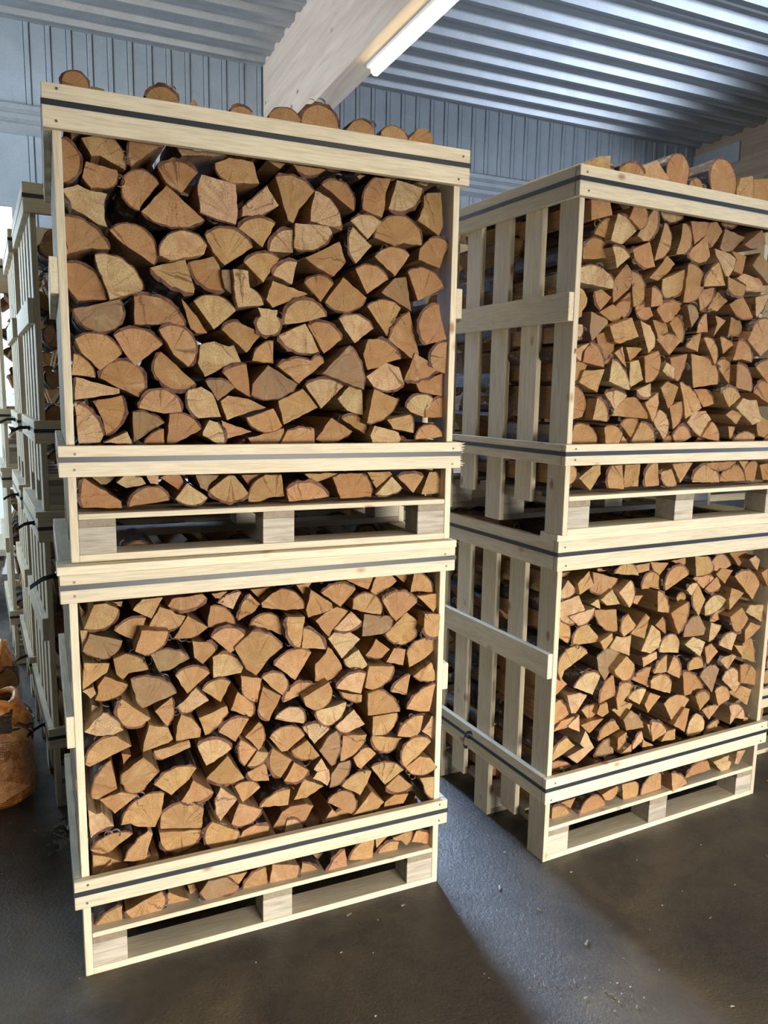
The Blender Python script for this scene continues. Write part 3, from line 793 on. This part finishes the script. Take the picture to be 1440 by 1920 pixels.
a 26 941,198 1052,205 1071,159 1051,128 1002,139
c 22 778,157 ~822,203 906,211 926,169
b 31 1122,373 1162,355 1153,341 1131,345
b 47 49,716 72,723 115,680 53,641
a 30 131,668 ~193,717 267,693 235,619
a 29 92,648 166,644 206,625 153,559 130,563
c 33 269,581 ~280,646 337,688 360,597
b 28 348,588 361,634 ~401,646 445,617 360,538
b 41 348,535 412,563 456,542 411,478
c 40 439,650 ~486,675 542,689 522,607
a 25 418,577 ~455,607 506,602 478,541
b 27 506,538 532,584 600,555 531,494
b 39 525,603 ~566,630 650,620 656,565
b 46 51,608 80,624 ~108,595 130,556 56,520
b 38 51,499 86,539 150,549 119,508
a 32 113,515 174,551 177,480
b 47 192,560 ~247,573 296,551 240,504
c 20 261,581 296,587 312,540 281,526 248,545
c 22 173,511 212,519 283,522 219,470
d 14 387,496 422,532 ~467,494 497,446 408,446
c 31 271,426 ~303,482 364,490 390,452
b 21 40,393 ~59,451 110,474 147,437
a 35 185,429 207,483 261,398 178,347 124,387 209,408
d 48 277,340 ~305,390 361,415 375,346
c 7 353,382 353,431 401,447 ~388,401
a 30 463,342 ~475,393 502,425 521,381
b 23 392,347 446,379 449,348
b 22 511,386 571,350 509,353
c 45 59,375 ~111,368 163,336 62,329
b 34 535,444 623,437 629,378 578,357
c 46 71,114 72,182 ~142,165 172,113
c 65 132,179 206,185 184,142
c 27 188,116 ~247,194 338,131
b 21 302,195 382,218 ~373,171 321,169
b 31 419,208 490,206 ~509,148 429,144
b 22 519,140 ~540,203 627,214 639,140
b -1 664,215 ~723,194 762,149 672,133
b 74 779,180 845,173 818,145
@UR
c -4 43,1130 127,1132 143,1091 53,1065
b 91 256,1161 311,1161 301,1131
c 0 242,1133 296,1133 ~308,1097 273,1059 235,1087 223,1092
b 9 340,1137 356,1138 ~366,1086 331,1029 309,1026 275,1041
a 76 438,1162 572,1160 ~512,1124 453,1144
b 38 180,1093 177,1024 148,1026 107,1033 ~122,1063 170,1094
a 9 174,1103 ~230,1092 276,1057 210,1006 189,1005 148,1011 159,1048
c 41 62,947 ~127,1023 181,960
a -5 150,990 ~201,987 231,963 177,920 167,950
b 13 400,1100 ~443,1044 402,977 372,966
c 0 243,989 331,1027 364,943 320,934 ~269,950 254,963
a 35 51,891 54,918 ~153,922 215,855 50,870
c 29 198,890 251,948 ~281,910 274,863 202,810 195,852
b 28 280,927 ~343,881 324,813 291,801
c 35 406,944 453,996 497,970 466,939 414,903 369,910
c 33 114,844 150,854 200,831 146,782 ~123,813
b 30 39,855 64,845 83,819 81,797 63,774 61,754 43,748
c 41 153,778 209,809 261,782 236,740 200,753
c 37 223,805 278,854 ~290,809 262,761
b -7 343,872 ~381,857 403,815 349,804
b 27 305,809 357,835 395,778 374,767 ~327,770
c 33 414,802 ~460,831 497,833 512,771 456,757 444,767
b 18 505,1111 518,1113 ~551,1058 511,1002 477,999 498,1055
c 17 537,1122 639,1130 629,1084 560,1040
c 35 659,1133 696,1141 734,1109 687,1047 ~642,1094
b 63 750,1149 849,1157 ~805,1138
d 42 745,1122 875,1105 806,1047 762,1038 728,1048
d 32 845,1072 956,1141 988,1089 936,1064 889,1062
b 36 552,1014 647,1089 680,1015 662,995 ~608,985
a 40 707,1048 788,1037 826,1019 816,982 776,938 740,992 711,1027
c 38 793,1045 883,1035 863,961 811,971 826,1016
b 33 431,909 542,955 ~551,900 495,855 ~446,852 432,878
c 18 543,972 ~623,931 571,836 540,834
b 3 690,990 733,908 614,896 ~639,951
c 3 739,944 849,914 841,881 ~782,879 746,901
a 44 886,972 980,958 1009,909 900,903 901,929 846,952
d 26 906,1002 951,1054 991,1021 1003,932
b 28 617,886 698,901 ~689,856 638,812
b 43 693,822 744,892 798,860 745,817
c 22 791,846 861,884 923,804 ~877,793 823,812
a 43 958,885 1032,905 ~1016,852 978,806
c 39 447,832 ~503,840 558,829 488,755 449,774
c 32 480,757 512,785 ~559,745 560,691 540,701
b 28 626,738 ~645,782 676,806 684,735 621,729
c 14 707,799 762,783 700,719 718,769
c 45 832,815 ~882,786 903,728 827,730
b -4 894,753 ~934,794 1009,790 1030,705 959,653 873,712
d 5 539,822 ~586,820 606,784 567,744
d 7 82,774 164,751 168,739 86,671 75,704
a 6 21,728 47,727 ~45,694 20,671
a 1 14,645 79,668 48,637 45,604 ~23,616
c 24 103,673 ~147,642 170,587 75,603 79,639
c 36 137,698 174,713 ~222,658 186,598 158,643
c 43 53,613 109,595 76,532 50,544
b 22 81,575 170,582 142,499 61,534
b -2 164,728 266,764 299,699 211,669 186,676
a 15 322,759 373,743 401,700 399,668 367,642
c 42 408,768 484,759 495,725 438,700
c 39 434,697 ~492,719 557,698 507,643
b 21 212,639 247,665 275,589
b 40 281,664 373,665 311,613
a 19 209,621 ~258,586 288,510 222,529 192,539
a 20 291,610 330,620 357,549 292,515
c 12 345,631 415,656 ~433,594 388,541 363,538
a 21 452,584 472,617 516,596 513,555
c 44 50,523 ~96,501 120,451 102,412 52,401
b -2 121,481 ~161,455 176,398 110,406
a 38 200,495 ~245,509 301,491 244,439
a 19 326,512 396,539 406,493 ~367,487
c 40 307,486 344,489 422,418 408,407 244,418 242,436
b 24 378,468 450,507 ~448,455 419,397
c 28 56,386 ~126,378 160,317 41,318
c 46 288,388 ~331,410 379,393 341,338
b -4 166,379 ~218,382 249,355 231,318 174,319
b 37 294,347 327,314 279,314
b 32 370,396 ~426,371 451,312 385,315 334,322
a 25 431,399 457,444 ~505,396 488,329
b 37 588,677 ~616,712 657,733 653,661
b 21 657,713 ~734,683 730,613
b 23 748,720 ~795,714 831,694 772,657
c 3 831,709 ~896,686 914,629 863,640 811,634
c 22 491,632 575,652 ~563,597 537,547 508,560
a 22 452,583 468,615 512,592 512,554
b 36 618,655 674,648 ~758,600 769,541 643,524
b 41 756,623 ~805,639 856,609 860,537 813,573 776,598
c 17 843,622 ~927,593 957,516 856,531
c 24 969,615 ~1015,640 1117,629 1054,553
b 32 554,546 ~644,510 698,449 603,406 583,479
c 29 462,523 498,549 550,528 526,464 504,445
c 37 516,456 581,476 ~591,414 549,367
b 6 760,515 ~808,532 879,496 809,453
b 46 659,522 721,523 ~748,501 769,466 716,452
c 30 978,513 ~1021,558 1116,539 1104,458
a 22 877,453 916,492 957,483 997,485 1026,401 974,383
a 40 619,394 661,437 730,440 764,406 705,334 661,360
b 24 695,338 746,398 ~782,360 785,319
b 38 546,344 ~584,380 659,337 622,321 563,316
b 34 834,424 868,444 927,428 897,386
b 45 864,379 904,376 ~898,352 884,326
b 36 894,320 ~956,356 1018,334 1011,316
c 37 1027,382 1049,421 1098,403 1105,324 1038,340
b 27 27,243 60,242 ~76,210 35,172
b 35 94,198 157,241 192,243 195,210 150,150
b 27 245,239 292,241 300,150 230,156 ~229,216
c 41 321,239 395,240 388,154 317,154
b 34 419,153 ~421,215 484,240 493,156
b 24 488,208 541,220 575,160 ~524,153
b 27 551,237 655,240 598,161
b 30 668,161 ~727,226 816,156
c 41 829,157 ~895,221 994,154
c 25 737,235 900,240 ~842,209 756,217
b 40 941,238 1000,236 978,197
c 38 976,198 ~1008,233 1054,226 1051,152 995,154
b 65 1101,216 1215,226 1206,150 1129,150
@UL top
c 50 29,1277 ~64,1315 98,1284 97,1268 30,1257
d 100 104,1302 140,1298 142,1282 104,1276
c 50 243,1281 ~289,1313 331,1283 328,1261 243,1253
b 50 360,1278 374,1296 383,1282 383,1265 359,1261
b 50 476,1281 ~508,1296 539,1283 538,1263 476,1254
@UL top
c 50 588,1285 ~638,1313 686,1285 680,1258 590,1250
b 50 686,1282 ~749,1336 803,1281 803,1255 686,1249
c 50 828,1279 845,1300 ~887,1314 921,1298 922,1260 833,1253
b 50 940,1283 ~989,1313 1041,1280 1042,1255 943,1253
c 50 1037,1281 1070,1317 1103,1319 1126,1299 1123,1272 1039,1260
@UR top
b 30 40,1247 94,1279 156,1294 156,1232 41,1229
c 30 195,1252 ~253,1282 309,1252 310,1227 203,1219
a 30 287,1264 364,1308 424,1255 421,1229 300,1232
c 30 412,1268 ~474,1344 528,1264 526,1236 426,1230
c 30 535,1251 ~563,1275 596,1259 599,1239 537,1234
c 30 634,1250 ~685,1362 783,1252 779,1226 643,1223
b 30 786,1256 796,1308 862,1324 882,1254 880,1232 795,1229
c 30 883,1319 953,1329 1026,1317 1039,1229 888,1233"""
LOGS = parse(LOGDATA)
def frame(fr): return Matrix.Translation(fr[:3]) @ Matrix.Rotation(fr[3], 4, 'Z')
ORD = ['first', 'second', 'third', 'fourth', 'fifth', 'sixth', 'seventh', 'eighth', 'ninth', 'tenth', 'eleventh', 'twelfth', 'thirteenth', 'fourteenth', 'fifteenth', 'sixteenth', 'seventeenth', 'eighteenth', 'nineteenth', 'twentieth', 'next', 'next', 'next', 'next']
CNAME = {'UL': 'upper left crate', 'LL': 'lower left crate', 'BL': 'lower right crate', 'UR': 'upper right crate'}
TN = {'a': 'pale', 'b': 'tan', 'c': 'orange-brown', 'd': 'grey-brown'}
def parea(pts): return abs(sum(pts[i][1]*pts[(i+1) % len(pts)][2]-pts[(i+1) % len(pts)][1]*pts[i][2] for i in range(len(pts))))/2
jobs = []
for key, arr in LOGS.items():
    ck = key[:2]; top = key.endswith('top'); boards = {'UL': (.2445, .3305), 'LL': (.239, .328), 'BL': (.252, .352), 'UR': (.2485, .3215)}[ck]
    recs = []
    for tone, v, pts in arr:
        cx = sum(p[1] for p in pts)/len(pts); cz = sum(p[2] for p in pts)/len(pts); dist = {'UL': 1.0, 'LL': 1.05, 'BL': .62, 'UR': .6}[ck]*(1-.12*cx)
        recs.append(dict(t=tone, v=v, p=pts, x=cx, z=cz, a=parea(pts)*dist, k=ck, top=top))
    if top:
        recs.sort(key=lambda r: r['x'])
        for i, r in enumerate(recs): r['pos'] = '%s from left on top of the %s' % (ORD[i], CNAME[ck]); r['a'] += 1
    else:
        below = [r for r in recs if r['z'] < boards[1]-.03]; above = [r for r in recs if r['z'] >= boards[1]-.03]
        below.sort(key=lambda r: r['x'])
        for i, r in enumerate(below): r['pos'] = '%s from left under low board, %s' % (ORD[i], CNAME[ck])
        z1 = 1.15; z0 = boards[1]-.03; nr = 9; rows = [[] for _ in range(nr)]
        for r in above: rows[min(nr-1, max(0, int((z1-r['z'])/(z1-z0)*nr)))].append(r)
        for j, rw in enumerate(rows):
            rw.sort(key=lambda r: r['x'])
            for i, r in enumerate(rw): r['pos'] = '%s from left in %s course down, %s' % (ORD[i], ORD[j], CNAME[ck])
    jobs += recs
jobs.sort(key=lambda r: -r['a'])
rest = Acc()
for i, r in enumerate(jobs):
    rnd = random.Random(i*7+3); fr = FR[r['k']]
    ln = (.36 if r['top'] else .385)
    if i < 300:
        _, _, pith, c = outline(r['p'], random.Random(1)); org = (c[0], r['v'], c[1])
        Wd, Bk = Acc(), Acc(); add_log(Wd, Bk, r['p'], r['v'], ln, r['t'], rnd, org)
        o = link('split_log', Wd.mesh('split_log', [WOOD]), mw=frame(fr) @ Matrix.Translation(org))
        arcp = [p for p in r['p'] if p[0]]; nc = len(r['p'])-len(arcp)
        shp = ('half-round' if nc == 2 else 'wedge' if nc == 3 else 'chunky') if arcp else ('angular' if len(r['p']) > 3 else 'splinter')
        side = ''
        if arcp:
            dx, dz = arcp[0][1]-r['x'], arcp[0][2]-r['z']; side = ', bark ' + (('right' if dx > 0 else 'left') if abs(dx) > abs(dz) else ('up' if dz > 0 else 'down'))
        tag(o, '%s %s log%s, %s' % (TN[r['t']], shp, side, r['pos']), 'log', 'split birch logs ' + ('on top of' if r['top'] else 'in') + ' the ' + CNAME[r['k']])
        if Bk.v: link('bark', Bk.mesh('bark', [BARK]), parent=o)['label'] = 'dark red-brown and whitish bark'
    else:
        X = frame(fr); add_log(rest, rest, r['p'], r['v'], ln, r['t'], rnd, (0, 0, 0), X, 1)
# logs further back, behind boards and in the rear crates
def generic(rnd, x, z, r):
    k = rnd.random(); a = rnd.uniform(0, math.tau)
    if k < .4: q = [(0, a), (1, a+math.pi/2), (0, a+math.pi)]; R0 = r*.95; return [(bool(m), x+math.cos(t)*R0, z+math.sin(t)*R0*.9) for m, t in q]
    pts = [(False, x-math.cos(a+.8)*r*.9, z-math.sin(a+.8)*r*.9)]; return pts+[(bool(m), x+math.cos(a+t)*r, z+math.sin(a+t)*r) for m, t in ((0, 0), (1, .8), (0, 1.6))]
def fill(fr, u0, u1, z0, z1, v, ln, seed, step=.085):
    rnd = random.Random(seed); X = frame(fr); z = z0+step/2; row = 0
    while z < z1+.001:
        u = u0+step/2+(row % 2)*step/2
        while u < u1-step/3:
            add_log(rest, rest, generic(rnd, u+rnd.uniform(-.008, .008), z+rnd.uniform(-.005, .005), step*.54), v+rnd.uniform(-.015, .015), ln, rnd.choice('bbcad'), rnd, (0, 0, 0), X, 1); u += step
        z += step*.84; row += 1
for k, fr in FR.items():
    z0b = .24; fill(fr, .03, 1.17, z0b+.005, z0b+.08, .045, .37, k+'b', .095)
    fill(fr, .03, 1.17, 1.16, 1.215, .05, .36, k+'t', .1)
    fill(fr, .03, 1.17, .145, 1.16, .435, .38, k+'r', .1)
    fill(fr, .03, 1.17, 1.16, 1.23, .43, .37, k+'rt', .1)
for k, fr in BK.items():
    if k[0] == 'A': fill(fr, .03, .3, .145, 1.16, .03, .38, k, .1); fill(fr, .03, .2, .145, 1.16, .43, .38, k+'x', .1)
    elif k[:2] == 'B0': fill(fr, .03, 1.17, .145, 1.2, .03, .38, k, .105); fill(fr, .03, .12, .145, 1.16, .43, .38, k+'x', .1)
    else: fill(fr, .03, .4, .145, 1.16, .03, .38, k, .105); fill(fr, .03, .14, .145, 1.16, .43, .38, k+'x', .1)
o = link('split_logs', rest.mesh('split_logs', [WOOD, BARK])); tag(o, 'the many smaller split birch logs packed in and behind the crates', 'logs', None, 'stuff')
# ------------------------------------------------------------ net bags of firewood on the left
def netm():
    m, nt, b = mat('orange_net'); v = objco(nt, (1, 1, 1), False)
    w1 = nd(nt, 'ShaderNodeTexWave', wave_type='BANDS', bands_direction='Z', Scale=34, Distortion=3.5, Detail=2); lk(nt, v, w1.inputs['Vector'])
    w2 = nd(nt, 'ShaderNodeTexWave', wave_type='BANDS', bands_direction='X', Scale=46, Distortion=2.5, Detail=1); lk(nt, v, w2.inputs['Vector'])
    mx = nd(nt, 'ShaderNodeMath', operation='MAXIMUM'); lk(nt, w1.outputs[0], mx.inputs[0]); lk(nt, w2.outputs[0], mx.inputs[1])
    a = ramp(nt, mx.outputs[0], [(.6, (.1, .1, .1)), (.95, (.55, .55, .55))])
    sp = nd(nt, 'ShaderNodeSeparateXYZ'); lk(nt, v, sp.inputs[0]); mr = nd(nt, 'ShaderNodeMapRange'); lk(nt, sp.outputs['Z'], mr.inputs[0]); mr.inputs[1].default_value = .31; mr.inputs[2].default_value = .4; mr.inputs[4].default_value = .95
    m2 = nd(nt, 'ShaderNodeMath', operation='MAXIMUM'); lk(nt, a, m2.inputs[0]); lk(nt, mr.outputs[0], m2.inputs[1]); lk(nt, m2.outputs[0], b.inputs['Alpha'])
    n = noise_n(nt, v, 30, 3); lk(nt, ramp(nt, n, [(.35, (.5, .14, .03)), (.65, (.95, .42, .12))]), b.inputs['Base Color']); b.inputs['Roughness'].default_value = .22; bump(nt, b, noise_n(nt, v, 38, 3), .8, .012); return m
NET = netm()
NETD = flat('orange_net_rim', (.85, .33, .08), .3)
CORD = flat('black_cord', (.012, .012, .014), .5)
def bag(x, y, rot, sx, sy, hgt, label, seed, nlogs):
    rnd = random.Random(seed); e = bpy.data.objects.new('firewood_net_bag', None); COL.objects.link(e); e.matrix_basis = Matrix.Translation((x, y, 0)) @ Matrix.Rotation(rot, 4, 'Z')
    tag(e, label, 'bag', 'orange net bags of firewood')
    bm = bmesh.new(); N, K = 40, 16; rings = []
    for k in range(K+1):
        t = k/K; z = hgt*1.18*t if t < .75 else hgt*(1.18*.75+.22*(t-.75)/.25*1.1); g = (1-(1-min(1, t/.12))**2)**.5 if t < .12 else 1
        s = (.82+.18*g)*(1 if t < .62 else 1-.3*((t-.62)/.38)**1.2); ring = []
        for i in range(N):
            a = math.tau*i/N; ca, sa = math.cos(a), math.sin(a); q = (abs(ca)**3.2+abs(sa)**3.2)**(-1/3.2)
            w = noise.noise(Vector((ca*2.2+seed, sa*2.2, z*7)))*.022+(noise.noise(Vector((ca*7, sa*7+seed, z*9)))*.02 if t > .6 else 0)
            ring.append(bm.verts.new((ca*q*(sx*s+w), sa*q*(sy*s+w), max(.004, z+(noise.noise(Vector((ca*3, sa*3, seed)))*.05 if t > .8 else 0)))))
        rings.append(ring)
    for k in range(K):
        for i in range(N): bm.faces.new((rings[k][i], rings[k][(i+1) % N], rings[k+1][(i+1) % N], rings[k+1][i]))
    bm.faces.new(rings[0][::-1]); me = bpy.data.meshes.new('net_sack'); bm.to_mesh(me)
    for p in me.polygons: p.use_smooth = True
    rim = [tuple(v.co) for v in rings[-1]]; mid = [tuple(v.co*1.0) for v in rings[int(K*.8)]]; bm.free(); link('net_sack', me, NET, e)
    link('net_rim', tube_me(rim, .015, 6, True), NETD, e)
    link('draw_cord', tube_me([(p[0]*1.02, p[1]*1.02, p[2]) for p in mid], .0045, 6, True), CORD, e)
    lp = [(-.02+.07*math.sin(a*math.pi/8), -sy*.72-.035*math.sin(a*math.pi/16), hgt*1.0+.035*(1-math.cos(a*math.pi/8))-.04) for a in range(0, 15)]
    link('cord_loop', tube_me(lp, .005, 6), CORD, e)
    X = e.matrix_basis; cnt = 0; cells = [(-.13, .075), (.0, .07), (.13, .08), (-.07, .19), (.07, .185), (-.14, .29), (.005, .3), (.14, .285)]
    for kk, (yy, zz_) in enumerate(((-.07, hgt*.93), (.06, hgt*.9))):
        Wd, Bk = Acc(), Acc(); Y = Matrix.Translation((0, yy, zz_)) @ Matrix.Rotation(math.pi/2+.15*(kk*2-1), 4, 'Z'); pts = [(False, -.06, -.02), (True, 0, .045), (False, .06, -.02)]
        add_log(Wd, Bk, pts, -.15, .3, 'd', rnd, (0, -0, 0), None); o = link('split_log', Wd.mesh('split_log', [WOOD]), mw=X @ Y)
        tag(o, '%s half log bark side up in the mouth of the %s orange net bag' % (('nearer', 'farther')[kk], label.split()[0]), 'log', 'logs in the orange net bags'); link('bark', Bk.mesh('bark', [BARK]), parent=o)
    for cx_, cz_ in cells[:nlogs]:
        cx_ *= sx/.22; cz_ *= hgt/.38
        Wd, Bk = Acc(), Acc(); pts = generic(rnd, cx_, cz_, .078); _, _, pi_, c = outline(pts, random.Random(1)); org = (c[0], -sy*.82, c[1])
        add_log(Wd, Bk, pts, -sy*.84+rnd.uniform(0, .02), sy*1.6, rnd.choice('cb'), rnd, org)
        o = link('split_log', Wd.mesh('split_log', [WOOD]), mw=X @ Matrix.Translation(org)); row = 'bottom' if cz_ < .1 else 'middle' if cz_ < .22 else 'top'
        side = 'at left' if cx_ < -.05 else 'at right' if cx_ > .05 else 'in the centre'
        tag(o, 'split log %s of the %s layer inside the %s orange net bag' % (side, row, label.split()[0]), 'log', 'logs in the orange net bags')
        if Bk.v: link('bark', Bk.mesh('bark', [BARK]), parent=o)
bag(-1.725, 3.09, .45, .225, .17, .39, 'front orange net bag of split logs with black drawstring, far left', 3, 8)
bag(-2.52, 4.3, .45, .23, .17, .42, 'rearmost orange net bag of split logs by the left crates', 15, 6)
bag(-2.07, 3.69, .45, .225, .17, .42, 'second orange net bag of split logs behind the front bag, far left', 9, 8)
# ------------------------------------------------------------ timber stack, ring
for k, (z, n0, c) in enumerate(((.0, 6.7, 'x'), (.1, 6.75, 'x'), (.2, 6.72, 'y'), (.3, 6.78, 'x'), (.4, 6.74, 'y'))):
    o = rbox('timber_plank', -2.6+.04*k, -.42+.03*k, n0, n0+.75, z+.03, z+.085, PALLET if c == 'x' else PINE)
    tag(o, 'wide board %s in the plank stack by the bright door' % ('at the bottom', 'second from the floor', 'in the middle', 'second from the top', 'on the top')[k], 'board', 'planks stacked by the door')
for k in range(5):
    for q, s in enumerate((-2.3, -.75)):
        o = rbox('spacer_batten', s+.03*k, s+.06+.03*k, 6.8, 7.42, (.0, .1, .2, .3, .4)[k]-(.015 if k else 0)+(0 if k else 0), z1 := (.03, .13, .23, .33, .43)[k], PALLET)
        tag(o, 'small batten under the %s board at the %s end of the plank stack' % (('lowest', 'second', 'middle', 'fourth', 'topmost')[k], ('left', 'right')[q]), 'batten', 'battens in the plank stack')
ring = [(.12*math.cos(a*math.tau/24), .05*math.sin(a*math.tau/24), .07*math.sin(a*math.tau/24)) for a in range(24)]
e = link('cable_coil', tube_me(ring, .018, 8, True), CORD, loc=R(-.52, 7.3, 3.34)); tag(e, 'black oval cable ring hanging high at the far left edge', 'cable')
link('hanging_wire', tube_me([(0, 0, .07), (0, 0, CZ-3.34)], .004, 6), CORD, e)
# ------------------------------------------------------------ wood chips on the floor
rnd = random.Random(4); bm = bmesh.new()
def chip(x, y, s):
    m4 = Matrix.Translation((x, y, .003)) @ Matrix.Rotation(rnd.uniform(0, 6.3), 4, 'Z') @ Matrix.Rotation(rnd.uniform(-.25, .25), 4, 'X')
    l, w_, t = s*rnd.uniform(.6, 1.6), s*rnd.uniform(.12, .4), .0015
    v = [bm.verts.new(m4 @ Vector(p)) for p in ((-l/2, -w_/2, 0), (l/2*rnd.uniform(.6, 1), -w_/2*rnd.uniform(.2, 1), t), (l/2, w_/2*rnd.uniform(.2, 1), 0), (-l/2*rnd.uniform(.5, 1), w_/2, t*2))]
    u = [bm.verts.new(p.co+Vector((0, 0, .002))) for p in v]
    bm.faces.new(u)
    for i in range(4): bm.faces.new((v[i], v[(i+1) % 4], u[(i+1) % 4], u[i]))
for i in range(700):
    x, y = rnd.uniform(-3.2, 3.2), rnd.uniform(.7, 5); chip(x, y, .003+.015*rnd.random()**3)
for i in range(90): chip(-1.24+rnd.gauss(0, .05), 2.86+rnd.gauss(0, .05), rnd.uniform(.008, .025))
for i in range(40): chip(.66+rnd.gauss(0, .12), 2.05+rnd.gauss(0, .05), .003+.013*rnd.random()**2)
me = bpy.data.meshes.new('wood_chips'); bm.to_mesh(me); bm.free(); o = link('wood_chips', me, PALLET); tag(o, 'small wood chips and splinters scattered over the concrete floor', 'wood chips', None, 'stuff')

# splintered right end of the lower front board on the upper left crate
rnd = random.Random(8); bm = bmesh.new()
for k in range(16):
    z = .246+.0052*k; l = rnd.uniform(.004, .022)
    vv = [bm.verts.new(p) for p in ((0, -.0215, z), (0, -.002, z), (0, -.002, z+.005), (0, -.0215, z+.005), (l, -.012+rnd.uniform(-.006, .006), z+.0025+rnd.uniform(-.004, .004)))]
    for q in ((0, 1, 4), (1, 2, 4), (2, 3, 4), (3, 0, 4)): bm.faces.new([vv[i] for i in q])
me = bpy.data.meshes.new('splinters'); bm.to_mesh(me); bm.free()
o = link('splinters', me, PINE, bpy.data.objects['firewood_crate.001'], (W+T, 0, 0)); o['kind'] = 'stuff'; o['label'] = 'splintered torn board end'

# half log lying on top of the lower left crate, seen through the pallet opening above it
Wd, Bk = Acc(), Acc(); pts = [(False, .13, 1.232), (True, .2, 1.305), (False, .27, 1.235)]
add_log(Wd, Bk, pts, .125, .235, 'a', random.Random(2), (.2, .125, 1.25)); o = link('split_log', Wd.mesh('split_log', [WOOD]), mw=frame(FR['LL']) @ Matrix.Translation((.2, .125, 1.25)))
tag(o, 'half-round log seen in the left pallet opening under the upper left crate', 'log', 'logs on top of the lower left crate'); link('bark', Bk.mesh('bark', [BARK]), parent=o)
